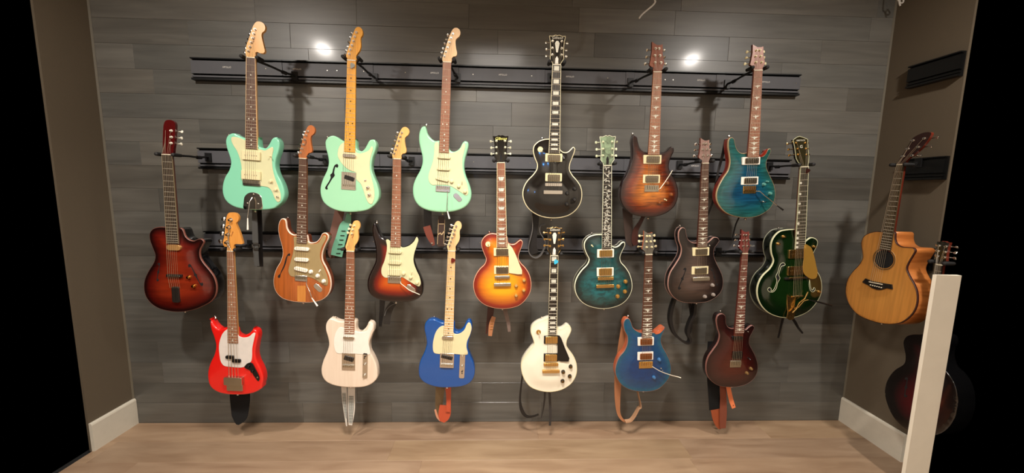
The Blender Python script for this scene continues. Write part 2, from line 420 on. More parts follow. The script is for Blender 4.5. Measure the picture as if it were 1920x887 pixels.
# ------------------------------------------------------------------ guitars
HEADS = {   # outline, nut centre, nut width, length, posts, button offset : read off the photograph, then normalised
 'strat': dict(c=(246, 443), w=78, l=330, out=[(207, 440), (200, 400), (205, 385), (225, 310), (250, 220), (272, 160), (295, 122), (325, 113), (352, 130), (361, 160), (350, 192), (325, 215), (318, 240), (325, 300), (336, 350), (328, 375), (300, 385), (288, 402), (285, 440)],
               posts=[(218, 385), (232, 345), (246, 303), (260, 255), (274, 212), (290, 173)], side=-1, off=36),
 'offset': dict(c=(261, 452), w=84, l=347, out=[(218, 448), (207, 400), (215, 340), (240, 270), (265, 190), (285, 140), (310, 110), (345, 104), (377, 118), (393, 150), (386, 185), (364, 205), (358, 228), (366, 275), (379, 330), (389, 375), (377, 394), (345, 398), (315, 388), (300, 400), (303, 448)],
                posts=[(234, 388), (250, 348), (262, 305), (277, 265), (288, 222), (300, 182)], side=-1, off=36),
 'tele': dict(c=(303, 478), w=84, l=326, out=[(262, 475), (258, 462), (248, 430), (258, 398), (275, 340), (295, 270), (315, 210), (335, 165), (358, 152), (385, 160), (402, 190), (400, 225), (385, 250), (385, 290), (388, 325), (378, 370), (360, 400), (344, 428), (345, 475)],
              posts=[(277, 415), (288, 373), (302, 332), (317, 290), (327, 248), (343, 207)], side=-1, off=36),
 'bass': dict(c=(319, 462), w=64, l=374, out=[(288, 458), (287, 422), (258, 418), (246, 385), (262, 320), (270, 260), (280, 200), (290, 130), (310, 97), (350, 88), (387, 97), (407, 130), (398, 168), (380, 188), (386, 212), (410, 270), (430, 335), (438, 383), (405, 388), (368, 390), (352, 405), (350, 458)],
              posts=[(330, 160), (312, 232), (300, 302), (287, 378)], side=-1, off=72, big=1.7),
 'book': dict(c=(0, 0), w=1, l=-1, out=[(-.5, 0), (-.52, -.06), (-.85, -.2), (-.79, -.45), (-.86, -.75), (-.99, -.94), (-.95, -.965), (-.6, -.955), (-.2, -1.0), (0, -.975), (.2, -1.0), (.6, -.955), (.95, -.965), (.99, -.94), (.86, -.75), (.79, -.45), (.85, -.2), (.52, -.06), (.5, 0)],
              posts=[(-.55, -.34), (-.55, -.56), (-.55, -.79), (.55, -.34), (.55, -.56), (.55, -.79)], side=0, off=.72),
 'horn': dict(c=(345, 375), w=80, l=252, out=[(305, 372), (300, 340), (268, 315), (277, 270), (286, 200), (283, 123), (300, 134), (330, 150), (360, 150), (383, 143), (386, 180), (389, 230), (400, 270), (408, 300), (392, 340), (385, 372)],
              posts=[(318, 180), (350, 180), (314, 237), (362, 237), (318, 295), (375, 295)], side=0, off=62),
 'gretsch': dict(c=(915, 545), w=110, l=427, out=[(860, 540), (852, 500), (825, 475), (795, 420), (770, 280), (742, 165), (790, 130), (830, 118), (880, 135), (945, 165), (955, 280), (975, 400), (975, 460), (968, 540)],
                 posts=[(790, 210), (815, 290), (825, 370), (915, 215), (930, 293), (940, 375)], side=0, off=88),
 'arch': dict(c=(299, 410), w=92, l=332, out=[(254, 408), (264, 370), (262, 330), (268, 250), (275, 180), (288, 112), (308, 86), (345, 78), (378, 90), (390, 112), (388, 160), (380, 230), (372, 300), (362, 350), (345, 408)],
              posts=[(305, 178), (300, 237), (292, 293), (352, 180), (350, 240), (345, 297)], side=0, off=92),
 'acoustic': dict(c=(405, 400), w=66, l=310, out=[(372, 400), (376, 360), (398, 310), (425, 250), (448, 190), (468, 140), (510, 110), (570, 92), (622, 102), (618, 140), (595, 190), (565, 240), (520, 290), (480, 325), (452, 355), (438, 400)],
              posts=[(480, 160), (448, 240), (418, 315), (575, 150), (537, 230), (495, 310)], side=0, off=80),
}
GUITARS = []
class Guitar:
    def __init__(g, name, label, body, bc, nut, fend, T=.045, plane=('y', 1.95), bs=4.4375, sil=False, carve=0, sharp=False):
        g.pl, g.bc, g.bs, g.T = plane, bc, bs, T
        g.g = ('y', 1) if plane[0] == 'y' else ('x', 1)
        N0, N1 = unp(*nut[0], plane), unp(*nut[1], plane); F0, F1 = unp(*fend[0], plane), unp(*fend[1], plane)
        er0 = np.array([1., 0, 0]) if plane[0] == 'y' else np.array([0., -1, 0]); ez = np.array([0, 0, 1.])
        en = np.array([0., 1, 0]) if plane[0] == 'y' else np.array([1., 0, 0])
        nc, fc = (N0+N1)/2, (F0+F1)/2
        d = nc-fc; d /= np.linalg.norm(d); g.eu = d; g.er = np.cross(en, d); g.en = en
        if np.dot(g.er, er0) < 0: g.er = -g.er
        g.O = nc.copy(); pts = [unp(*g.px(p), plane) for p in body]
        zmin = min(np.dot(p-nc, g.eu) for p in pts); g.O = nc+g.eu*zmin
        g.Ln = -zmin                                                  # nut height above the base
        M = Matrix(((g.er[0], en[0], d[0], g.O[0]), (g.er[1], en[1], d[1], g.O[1]), (g.er[2], en[2], d[2], g.O[2]), (0, 0, 0, 1)))
        g.M = M
        r = bpy.data.objects.new(name, None); C.objects.link(r); r.matrix_world = M; tag(r, label, 'guitar', 'guitars hung on the dark wall' if plane[0] == 'y' else 'guitars hung on the right wall'); g.root = r
        P = np.array([g.L(*g.px(p)) for p in crom_if(body)])
        if sil:      # silhouette on the side facing the picture's centre belongs to the back edge: move it out to the front rim
            px = np.array([g.px(p) for p in crom_if(body)]); N = normals(P)
            D = np.array([g.L(937, 359)])[0]; out = []
            for q, nn in zip(P, N):
                v = D-q; v = v/np.linalg.norm(v); wgt = min(1, max(0, float(np.dot(nn, v))*2.2))
                k = 1.95/(1.95+T*.8); out.append(q+(q-D)*(1/k-1)*wgt)
            P = np.array(out)
        g.P = P; g.carve = carve
        g.nutL, g.nutR = g.L(*nut[0]), g.L(*nut[1]); g.fL, g.fR = g.L(*fend[0]), g.L(*fend[1])
        g.nx = (g.nutL[0]+g.nutR[0])/2; g.nw = g.nutR[0]-g.nutL[0]; g.nz = (g.nutL[1]+g.nutR[1])/2
        g.fx = (g.fL[0]+g.fR[0])/2; g.fw = g.fR[0]-g.fL[0]; g.fz = (g.fL[1]+g.fR[1])/2
        g.fy = -(.006+carve*1.05)
        GUITARS.append(g)
    def px(g, p): return (g.bc[0]+p[0]/g.bs, g.bc[1]+p[1]/g.bs)
    def L(g, x, y):
        p = unp(x, y, g.pl)-g.O; return np.array([np.dot(p, g.er), np.dot(p, g.eu)])
    def B(g, p): return g.L(*g.px(p))
    def surf(g, Q, d=None, r=.006):
        Q = np.atleast_2d(Q); d = dist(Q, g.P) if d is None else d
        r = g.r; y = np.where(d < r, r-np.sqrt(np.maximum(r*r-(r-np.minimum(d, r))**2, 0)), 0.)
        if g.carve:
            t = np.clip((d-.008)/.075, 0, 1); y = y-g.carve*(t*t*(3-2*t))
        return y
    def sy(g, p): return float(g.surf(np.array([p]))[0])
    def body(g, top, side=None, r=.006, edge=.11, binding=None, bw=.004, backbind=None, step=.011):
        g.r = r
        rings = (r*.12, r*.4, r*.8, r*1.3) if r > .002 else (.0015,)
        if g.carve: rings = rings+(.018, .03, .045)
        o = slab('body', g.P, lambda Q, d: g.surf(Q, d), g.T, top, g.root, step=step, rings=rings, edge=edge, sidemat=side or top, backr=.007, angle=50)
        # the rim height where the side starts
        g.bo = o
        if binding:
            P = g.P if area(g.P) > 0 else g.P[::-1]; N = normals(P); n = len(P); q = P-N*bw; d = dist(q, P)
            y0 = g.r; V = []; F = []
            for i in range(n):
                ins = P[i]-N[i]*bw if d[i] > bw*.8 else P[i]-N[i]*bw*.8
                yi = g.sy(ins)
                o_ = P[i]+N[i]*.0006
                V += [(o_[0], y0+.006, o_[1]), (o_[0], g.r*.9-.0004, o_[1]), (P[i][0]-N[i][0]*.0006, g.r*.55-.0012, P[i][1]-N[i][1]*.0006), (ins[0], yi-.0009, ins[1]), (ins[0], yi+.001, ins[1])]
            for i in range(n):
                j = (i+1) % n
                for k in range(4): F.append((i*5+k, i*5+k+1, j*5+k+1, j*5+k)[::-1])
            b = mesh('binding', V, F, binding, g.root)
        if backbind:
            P = g.P if area(g.P) > 0 else g.P[::-1]; N = normals(P)
            b = MB(); pts = [(p[0]+m_[0]*.0002, g.T-.008, p[1]+m_[1]*.0002) for p, m_ in zip(P, N)]; b.tube(pts+[pts[0]], .0022, 6, False); b.build('back_binding', backbind, g.root)
        return o
    def neck(g, fb, nk, inlay=None, nfr=22, scale=None, bindm=None, inm=PEARL, ns=6):
        L = g.nz-g.fz; z0, z1 = g.fz, g.nz
        # fretboard
        mb = MB(); y0, y1 = g.fy, g.fy+.0055; hw0, hw1 = g.fw/2, g.nw/2
        def quad(name, ax, aw, bx, bw_, za, zb, ya, yb, m, par):
            V = [(ax-aw, ya, za), (ax+aw, ya, za), (bx+bw_, ya, zb), (bx-bw_, ya, zb), (ax-aw, yb, za), (ax+aw, yb, za), (bx+bw_, yb, zb), (bx-bw_, yb, zb)]
            F = [(0, 1, 2, 3), (7, 6, 5, 4), (0, 4, 5, 1), (1, 5, 6, 2), (2, 6, 7, 3), (3, 7, 4, 0)]
            return mesh(name, V, F, m, par, smooth=False)
        fbo = quad('fretboard', g.fx, hw0, g.nx, hw1, z0, z1, y0, y1, fb, g.root)
        if bindm:
            for s in (-1, 1):
                quad('fretboard_binding', g.fx+s*hw0, .0011, g.nx+s*hw1, .0011, z0, z1, y0-.0006, y1, bindm, fbo)
        # neck: half round, tapering; stops inside the heel
        V = []; F = []; K = 8; zs = [z0-.02, z0+L*.25, z0+L*.6, z1-.02, z1]
        for j, z in enumerate(zs):
            t = (z-z0)/L; x = g.fx+(g.nx-g.fx)*t; hw = hw0+(hw1-hw0)*t; dp = (.024 if j else .03) - (.004*t)
            for k in range(K+1):
                a = math.pi*k/K; V.append((x-hw*math.cos(a), y1+dp*math.sin(a)**.8, z))
        for j in range(len(zs)-1):
            for k in range(K): F.append((j*(K+1)+k, (j+1)*(K+1)+k, (j+1)*(K+1)+k+1, j*(K+1)+k+1))
            F.append((j*(K+1)+K, (j+1)*(K+1)+K, (j+1)*(K+1), j*(K+1)))
        F.append(tuple(range((len(zs)-1)*(K+1), len(zs)*(K+1)))); F.append(tuple(range(K, -1, -1)))
        mesh('neck', V, F, nk, g.root)
        # nut
        b = MB(); b.box((g.nx-hw1, y0-.002, z1-.001), (g.nx+hw1, y1, z1+.0035)); b.build('nut', BONE, g.root, smooth=False)
        # frets at real spacings
        SL = scale or (L/(1-2**(-(nfr+.6)/12))); g.SL = SL
        b = MB(); pos = []
        for k in range(1, nfr+1):
            z = z1-SL*(1-2**(-k/12)); pos.append(z)
            if z < z0+.002: break
            t = (z-z0)/L; x = g.fx+(g.nx-g.fx)*t; hw = hw0+(hw1-hw0)*t-.0006
            b.add([(x-hw, y0, z-.0012), (x+hw, y0, z-.0012), (x+hw, y0, z+.0012), (x-hw, y0, z+.0012), (x-hw, y0-.0013, z), (x+hw, y0-.0013, z)],
                  [(0, 1, 5, 4), (2, 3, 4, 5), (1, 2, 5), (3, 0, 4)])
        tag(b.build('frets', FRETM, fbo, smooth=False), kind='stuff')
        # inlays
        pos = [z1]+pos; mk = [3, 5, 7, 9, 12, 15, 17, 19, 21]; b = MB()
        if inlay in ('block', 'vine'): mk = [1]+mk if inlay == 'block' else range(1, 22)
        for k in mk:
            if k >= len(pos) or pos[k] < z0: continue
            za, zb = pos[k-1], pos[k]; zc = (za+zb)/2; h = za-zb; t = (zc-z0)/L; x = g.fx+(g.nx-g.fx)*t; hw = hw0+(hw1-hw0)*t
            if inlay == 'dot':
                for dx in ((-.011, .011) if k == 12 else (0,)): b.cyl((x+dx, zc), .0034, y0-.0005, y0+.0005, n=10)
            elif inlay == 'block':
                b.box((x-hw*.62, y0-.0005, zc-h*.33), (x+hw*.62, y0+.0005, zc+h*.33))
            elif inlay == 'trap':
                a, c = hw*.72, hw*.5; hh = h*.3
                b.add([(x-c, y0-.0005, zc-hh), (x+c, y0-.0005, zc-hh), (x+a, y0-.0005, zc+hh), (x-a, y0-.0005, zc+hh), (x, y0+.0005, zc)], [(0, 1, 2, 3), (1, 0, 4), (2, 1, 4), (3, 2, 4), (0, 3, 4)])
            elif inlay == 'bird':      # small spread wings with a tail
                sc = hw*.75; s = 1 if k % 4 else -1
                q = [(-1, .25), (-.25, 0), (-.1, -.45), (.12, -.4), (.2, 0), (1, .3), (.35, .45), (.1, .35), (-.1, .6), (-.3, .3)]
                b.add([(x+s*a*sc, y0-.0005, zc+c*sc*.9) for a, c in q]+[(x, y0+.0005, zc)], [(i, (i+1) % 10, 10) for i in range(10)]+[tuple(range(10))[::s]])
            elif inlay == 'vine':
                rr = random.Random(k)
                for _ in range(5):
                    cx, cz = x+rr.uniform(-.62, .62)*hw, zc+rr.uniform(-.38, .38)*h; a0 = rr.uniform(0, 3.1); l = hw*.42; w_ = .0022
                    ca, sa = math.cos(a0), math.sin(a0)
                    b.add([(cx+l*ca*u-w_*sa*v, y0-.0005, cz+l*sa*u*.8+w_*ca*v) for u, v in ((-1, 0), (-.2, -1), (.6, -.8), (1, 0), (.5, .9), (-.3, 1))]+[(cx, y0+.0004, cz)], [(i, (i+1) % 6, 6) for i in range(6)]+[(0, 1, 2, 3, 4, 5)])
            elif inlay == 'thumb':
                b.cyl((x-hw*.7, zc), hw*.28, y0-.0005, y0+.0005, n=10)
        if b.V: tag(b.build('inlays', inm, fbo, smooth=False), kind='stuff')
    def head(g, kind, top, m, face=None, pegm=NICKEL, postm=None, bindm=None, text=None, textm=None, textv=.82, texts=.9, texta=0, hide=(), nopeg=(), tilt=0, textx=0):
        g.kind = kind; H = HEADS[kind]; s = H['w']; l = H['l']; T_ = g.L(*top); hl = T_[1]-g.nz
        def nrm(p): return (g.nx+(p[0]-H['c'][0])/s*g.nw+tilt*(H['c'][1]-p[1])/abs(l), g.nz+(H['c'][1]-p[1])/abs(l)*hl)
        if l < 0: l = 1
        g.hf = nrm; yb = g.fy+.004 if g.carve < .008 else g.fy+.003
        sharp = [nrm(p) for p in H['out']]
        P = np.array(crom_if(sharp)) if kind not in ('book', 'horn', 'gretsch') else np.array(dens(sharp))
        yf = yb; tk = .015; g.hy = yf
        o = slab('headstock', P, yf, yf+tk, face or m, g.root, step=0, sidemat=m, backr=.002, angle=30)
        if bindm:
            Q = P if area(P) > 0 else P[::-1]; b = MB(); N = normals(Q); pts = [(a[0]-c[0]*.0012, yf-.0002, a[1]-c[1]*.0012) for a, c in zip(Q, N)]; b.tube(pts+[pts[0]], .0016, 5, False); b.build('headstock_binding', bindm, g.root)
        big = H.get('big', 1); cx = g.nx; posts = []
        for i, p in enumerate(H['posts']):
            q = nrm(p); sd = H['side'] or (-1 if i < 3 else 1)
            if kind == 'horn': sd = -1 if i % 2 == 0 else 1
            posts.append(q)
            # rim crossing on the peg side
            zc = q[1]; xs = []
            for a, c in zip(P, np.roll(P, -1, 0)):
                if (a[1]-zc)*(c[1]-zc) <= 0 and abs(a[1]-c[1]) > 1e-9: xs.append(a[0]+(zc-a[1])/(c[1]-a[1])*(c[0]-a[0]))
            ex = (min(xs) if sd < 0 else max(xs)) if xs else q[0]
            ym = yf+tk+.006
            t = MB(); t.cyl(q, .0042*big, yf-.009*big, yf, .0032*big, 12); t.cyl(q, .0062*big, yf-.0016, yf, n=14)
            e1 = ex+sd*.012*big
            t.tube([(q[0], ym, zc), (ex+sd*.002, ym, zc), (e1, ym, zc)], .0024*big, 8)
            t.cyl(q, .007*big, yf+tk, yf+tk+.009, n=10)
            a0 = random.Random(i*7+len(GUITARS)).uniform(-.5, .9); hh, ww, dd = .0065*big, .0055*big, .0028*big
            ca, sa = math.cos(a0), math.sin(a0); cxp = e1+sd*ww*.8; ring = []
            V = []
            for sx, k in ((-1, .55), (-.5, 1), (.6, 1), (1, .6)):
                for u, v in ((1, .6), (.6, 1), (-.6, 1), (-1, .6), (-1, -.6), (-.6, -1), (.6, -1), (1, -.6)):
                    du, dv = u*hh*k, v*dd*k; V.append((cxp+sx*ww, ym+dv*ca-du*sa, zc+du*ca+dv*sa))
            F = [(a*8+k, a*8+(k+1) % 8, (a+1)*8+(k+1) % 8, (a+1)*8+k) for a in range(3) for k in range(8)]+[tuple(range(7, -1, -1)), tuple(range(24, 32))]
            t.add(V, F)
            if i not in nopeg: t.build('tuning_peg', pegm, g.root)
        g.posts = posts
        if text:
            me = text_mesh(text, 1.0, .02).copy()
            for v in me.vertices: v.co = v.co*(texts*g.nw/2.2)
            me.materials.clear(); me.materials.append(textm or PEARL)
            t = link('lettering', me, None, o); t.location = (cx+textx*g.nw if H['side'] == 0 else g.nx+.3*g.nw, yf-.0006, g.nz+hl*textv); t.rotation_euler = (0, texta, 0)
    def strings(g, bridge, spread, tail=None, n=6, r=.0005, ybr=None):
        """from the bridge over the nut to the posts"""
        bz = bridge[1]; yb = g.fy-.006 if ybr is None else ybr; g.by = yb
        for i in range(n):
            u = (i/(n-1)-.5); xb = bridge[0]+u*spread; xn = g.nx+u*g.nw*.82
            b = MB(); pts = [(xb, yb, bz), (xn, g.fy-.0035, g.nz+.002)]
            if len(g.posts) == n and g.kind in ('strat', 'offset', 'tele', 'bass'): q = g.posts[i]
            elif g.kind == 'horn': q = [g.posts[4], g.posts[2], g.posts[0], g.posts[1], g.posts[3], g.posts[5]][i]
            elif g.kind == 'book': q = [g.posts[k] for k in (0, 1, 2, 5, 4, 3)][i]
            else: q = [g.posts[k] for k in (2, 1, 0, 3, 4, 5)][i]
            pts.append((q[0], g.hy-.005, q[1]))
            if tail is not None:
                pts.insert(0, (bridge[0]+u*spread, tail[2] if len(tail) > 2 else yb+.004, tail[1]))
            b.tube(pts, r*(1.5-.7*i/(n-1)), 4); b.build('string', STEEL, g.root)
    # -- small parts, given as rectangles in the crop
    def rect(g, R, slant=0):
        a, c = g.B((R[0], R[2])), g.B((R[1], R[3])); b_, d_ = g.B((R[1], R[2])), g.B((R[0], R[3]))
        cen = (a+c+b_+d_)/4; w = np.linalg.norm((b_-a+c-d_)/2); h = np.linalg.norm((a-d_+b_-c)/2); return cen, w, h
    def plate(g, name, pts, m, th=.0022, conform=False, lift=0, smooth=True, par=None, y=None, step=.014, sm=True):
        P = np.array([g.B(p) for p in (crom_if(pts) if sm else pts)])
        if conform: P = np.array([g.B(p) for p in (crom_if(pts) if sm else dens(list(pts), 4))])
        if conform: return slab(name, P, lambda Q, d: g.surf(Q)-lift-th, .004, m, par or g.root, step=step, rings=(.0012,))
        yy = lift if y is None else y
        return slab(name, P, lambda Q, d: yy-th+np.where(d < .0008, .0008, 0), yy, m, par or g.root, step=0 if len(pts) < 1 else .03, rings=(.001,))
    def box(g, name, R, m, y0, y1, r=.003, rot=0, par=None, exact=None):
        cen, w, h = g.rect(R) if exact is None else exact
        P = rrect(cen, w, h, r, rot); return slab(name, P, lambda Q, d: y0+np.where(d < .0007, .0007, 0), y1, m, par or g.root, step=0, rings=(.0009,))
    def pickup(g, kind, R, m, inner=None, rot=0, pole=NICKEL, im=None):
        cen, w, h = g.rect(R); s = g.sy(cen); top = min(s, g.fy+.004)-.004 if g.carve else -.0105
        if kind == 'single':
            o = g.box('pickup', R, m, top, .002, r=h*.5, rot=rot)
            yt = top; hh = 0
        elif kind == 'soap':
            o = g.box('pickup', R, m, top, .002, r=.003, rot=rot); yt = top
        elif kind == 'hb':
            o = g.box('pickup_ring', R, m, top+.004, s+.004, r=.003, rot=rot); cen, w, h = g.rect(inner)
            g.box('pickup', inner, im, top-.0005, s+.002, r=.003, rot=rot, par=o); yt = top-.0005
        if pole is not None:
            b = MB(); cr, sr = math.cos(rot), math.sin(rot)
            for i in range(6):
                u = (i/5-.5)*w*(.62 if kind != 'hb' else .72); vv = 0 if kind != 'hb' else h*.22
                c = (cen[0]+u*cr-vv*sr, cen[1]+u*sr+vv*cr); b.cyl(c, .0022, yt-.0006, yt, n=8)
            tag(b.build('pole_pieces', pole, o), kind='stuff')
        return o
    def knob(g, p, m=CREAM, r=.0115, h=.013, name='knob', capm=None, y=None):
        c = g.B(p); s = g.sy(c) if y is None else y
        b = MB(); b.cyl(c, r, s-h*.35, s+.001, r*.95, 18); b.cyl(c, r*.8, s-h, s-h*.35, r*.66, 18, dome=h*.08)
        o = b.build(name, m, g.root)
        if capm: b = MB(); b.cyl(c, r*.55, s-h-.0016, s-h*.9, r*.5, 14); b.build('knob_cap', capm, o)
        return o
    def switch(g, p, m=CREAM, washer=None, r=.011):
        c = g.B(p); s = g.sy(c); b = MB()
        if washer: b.cyl(c, r, s-.0022, s+.0005, r*.96, 20); o = b.build('toggle_switch', washer, g.root)
        else: b.cyl(c, .004, s-.004, s+.0005, n=10); o = b.build('toggle_switch', m, g.root)
        b = MB(); b.tube([(c[0], s-.001, c[1]), (c[0]+.001, s-.010, c[1]-.002), (c[0]+.002, s-.019, c[1]-.004)], [.0018, .002, .0034], 8); b.build('switch_tip', m, o)
    def bridge6(g, R, m=CHROME, saddle=NICKEL, name='bridge', y=None, h=.009, rows=1):
        cen, w, hh = g.rect(R); s = (min(g.sy(cen), 0)) if y is None else y
        o = g.box(name, R, m, s-.0035, s+.001, r=.0015)
        for i in range(6):
            u = (i/5-.5)*w*.8; sw = w*.12
            b = MB(); b.box((cen[0]+u-sw/2, s-h, cen[1]-hh*.12), (cen[0]+u+sw/2, s-.003, cen[1]+hh*.38)); b.build('saddle', saddle, o, smooth=False)
        return cen
    def bar(g, R, m, name, y, th=.01, r=.004):
        cen, w, h = g.rect(R); o = g.box(name, R, m, y-th, y+.0005, r=min(r, h*.45))
        b = MB()
        for sgn in (-1, 1): b.cyl((cen[0]+sgn*(w/2-.006), cen[1]), .0052, y-th-.0015, y+th*1.4, n=12)
        b.build('post', m, o); return cen
    def arm(g, pts, m=CHROME, tip=None, tipn=1, y=-.022, r=.0022):
        P = [g.B(p) for p in pts]; V = [(p[0], y+(.012 if i == 0 else 0)-.004*i, p[1]) for i, p in enumerate(P)]
        k = len(V)-tipn if tip else len(V)
        b = MB(); b.tube(V[:k+ (0 if tip else 0)] if not tip else V[:k], r, 8); o = b.build('tremolo_arm', m, g.root)
        if tip: b = MB(); b.tube(V[k-1:], [r*1.1]+[r*2.1]*(len(V)-k), 8); b.build('arm_tip', tip, o)
    def button(g, p, m=CHROME):
        c = g.B(p); b = MB(); y = g.T*.5
        b.cyl(c, .006, y-.006, y+.006, n=12); b.build('strap_button', m, g.root)
    def buttons(g, horn=None, m=CHROME):
        b = MB(); y = g.T*.5
        i = int(np.argmin(g.P[:, 1])); x = 0
        b.tube([(x, y, .004), (x, y, -.003), (x, y, -.009), (x, y, -.0125)], [.0035, .0035, .007, .006], 12); b.build('strap_button', m, g.root)
        if horn:
            c = g.B(horn); k = int(np.argmin(((g.P-c)**2).sum(1))); p = g.P[k]; n = normals(g.P)[k]
            b = MB(); b.tube([(p[0]+n[0]*t, y, p[1]+n[1]*t) for t in (-.004, .004, .009, .0125)], [.0035, .0035, .007, .006], 12); b.build('strap_button', m, g.root)
    def fhole(g, pts, m, name='f_hole_inlay', bindm=None):
        P = np.array([g.B(p) for p in crom_if(pts, 3)])
        slab(name, P, lambda Q, d: g.surf(Q)-.0007, .003, m, g.root, step=.012, angle=60)  # flat dark inlay, nothing is cut; the hole's shade is only colour
        if bindm:
            b = MB(); b.tube([(p[0], g.sy(p)-.0008, p[1]) for p in list(P)+[P[0]]], .0012, 5, False); b.build('f_hole_binding', bindm, g.root)
def crom_if(P, k=4): return crom([tuple(p) for p in P], k)
def dens(P, k=3):
    out = []
    for a, b in zip(P, P[1:]+P[:1]):
        for j in range(k): out.append((a[0]+(b[0]-a[0])*j/k, a[1]+(b[1]-a[1])*j/k))
    return out
DARK_FILL = mat('dark_fill', (6, 5, 5), .9)  # flat black painted for the shade inside holes; black inlays share it
def fcurve(a, b, w=7, flip=1):
    """outline of an f-shaped dark inlay between two points of the crop"""
    ax, ay = a; bx, by = b; dx, dy = bx-ax, by-ay
    def q(t, s): L = math.hypot(dx, dy); return (ax+dx*t-dy/L*s*w, ay+dy*t+dx/L*s*w)
    f = flip
    return [q(0, -.2*f), q(-.03, 1.2*f), q(.03, 2.6*f), q(.10, 2.4*f), q(.08, 1.2*f), q(.14, .5*f), q(.3, .5*f), q(.44, .9*f), q(.49, 1.8*f), q(.54, .9*f), q(.7, .5*f), q(.86, .4*f), q(1.0, .2*f), q(1.03, -1.2*f), q(.97, -2.6*f), q(.90, -2.4*f), q(.92, -1.2*f), q(.86, -.5*f), q(.7, -.4*f), q(.56, -.8*f), q(.5, -1.6*f), q(.46, -.8*f), q(.3, -.5*f), q(.14, -.4*f)]

SEA = mat('seafoam_green_paint', (152, 210, 170), .22, coat=.8, var=.02)
SEA2 = mat('surf_green_paint', (132, 206, 172), .22, coat=.8, var=.02)
RED = mat('fiesta_red_paint', (226, 28, 22), .25, coat=.8, var=.03)
BLUE = mat('lake_placid_blue_paint', (5, 74, 146), .25, coat=.8, var=.05)
BLONDE = woodmat('white_blonde_finish', (226, 206, 184), (234, 216, 196), .25, .8)
WHITEL = mat('alpine_white_lacquer', (238, 230, 208), .2, coat=.8, var=.02)
HBK = mat('black_bobbin', (22, 20, 20), .35)
NCOV = mat('nickel_cover', (150, 140, 122), .28, 1)

# 1 ---- seafoam offset hybrid with tremolo plate
g = Guitar('electric_guitar', 'seafoam green electric guitar with a rounded chrome vibrato plate, top row far left',
  [(275, 130), (235, 113), (190, 92), (150, 88), (115, 108), (100, 150), (108, 210), (130, 275), (142, 330), (130, 390), (95, 450), (76, 510), (72, 570), (88, 630), (125, 675), (190, 708), (270, 722), (380, 727), (470, 722), (545, 703), (598, 663), (622, 610), (620, 560), (600, 500), (565, 430), (549, 370), (555, 310), (575, 250), (585, 190), (575, 150), (545, 126), (512, 120), (487, 133), (466, 170), (447, 200), (428, 213), (414, 200), (408, 160), (400, 125), (340, 122)],
  (400, 230), ((463.4, 109.2), (480, 109.2)), ((462, 279.5), (483.6, 279.5)), sil=True)
g.body(SEA2, r=.007)
g.plate('pickguard', [(150, 140), (163, 180), (200, 240), (230, 330), (238, 400), (236, 470), (250, 490), (330, 500), (400, 527), (460, 540), (490, 575), (512, 630), (538, 661), (558, 650), (562, 600), (545, 545), (520, 480), (500, 410), (490, 340), (490, 280), (500, 220), (492, 203), (465, 215), (430, 232), (400, 225), (375, 220), (365, 190), (300, 180), (270, 150), (220, 128), (180, 118), (155, 122)], MINT)
for R in ((247, 398, 238, 312), (243, 400, 400, 474)): g.pickup('soap', R, CREAM)
g.bridge6((250, 395, 478, 525), CHROME, y=-.002)
o = g.plate('vibrato_plate', [(255, 716), (254, 660), (262, 615), (290, 588), (330, 580), (372, 590), (400, 618), (408, 665), (408, 716), (330, 719)], CHROME)
for p in ((285, 670), (375, 675), (335, 596)): g.knob(p, CHROME, .0045, .004, 'plate_screw', y=-.002)
g.arm([(335, 622), (330, 660), (325, 740), (323, 790), (328, 885)], CHROME, WHITEP, 1)
for p, r in (((483, 488), .0105), ((524, 556), .0105), ((540, 617), .006)): g.knob(p, CREAM if r > .008 else CHROME, r, .011)
g.switch((480, 280))
g.neck(ROSE, MAPLE, 'dot', 22, bindm=MAPLE_P)
g.head('offset', (487.5, 41), MAPLE, pegm=CHROME, text='Fender', textm=mat('decal_brown', (150, 90, 40), .5), texta=-1.35, texts=.55, textv=.5)
g.strings(g.B((322, 500)), .052); g.buttons((112, 108)); G1 = g

# 2 ---- seafoam thinline
g = Guitar('electric_guitar', 'seafoam green single-cutaway electric guitar with an f-shaped hole and amber maple neck',
  [(295, 155), (250, 128), (195, 107), (155, 120), (132, 155), (135, 210), (153, 280), (158, 340), (143, 400), (110, 470), (90, 540), (92, 600), (115, 660), (165, 705), (240, 735), (320, 745), (420, 740), (500, 722), (560, 685), (591, 640), (598, 585), (580, 510), (550, 440), (535, 380), (545, 300), (568, 235), (575, 185), (560, 152), (528, 139), (500, 147), (480, 180), (455, 222), (430, 237), (413, 215), (408, 160), (398, 138), (340, 140)],
  (580, 230), ((651.7, 114.3), (668, 114.3)), ((646.5, 285.2), (666.3, 285.2)), sil=True)
g.body(SEA)
g.plate('pickguard', [(296, 165), (265, 180), (243, 220), (238, 275), (258, 320), (300, 370), (345, 400), (388, 415), (392, 470), (430, 510), (450, 560), (470, 620), (492, 665), (518, 678), (532, 655), (542, 610), (536, 540), (520, 470), (504, 400), (503, 330), (516, 265), (530, 215), (520, 198), (495, 232), (455, 250), (418, 258), (392, 250), (380, 235), (330, 235)], CREAM)
g.fhole([(235, 345), (241, 362), (232, 376), (218, 368), (212, 385), (207, 420), (212, 440), (190, 468), (168, 505), (150, 537), (154, 552), (142, 557), (132, 545), (140, 525), (163, 490), (178, 455), (174, 435), (190, 418), (198, 385), (213, 352)], DARK_FILL)
g.pickup('single', (283, 393, 263, 289), CHROME, rot=.0, pole=None)
o = g.box('bridge_plate', (268, 388, 412, 558), CHROME, -.003, .001, r=.002)
g.box('bridge_pickup', (295, 375, 445, 480), HBK, -.009, -.002, r=.004, rot=-.25)
g.bridge6((275, 382, 512, 545), CHROME, y=-.004, name='saddle_plate')
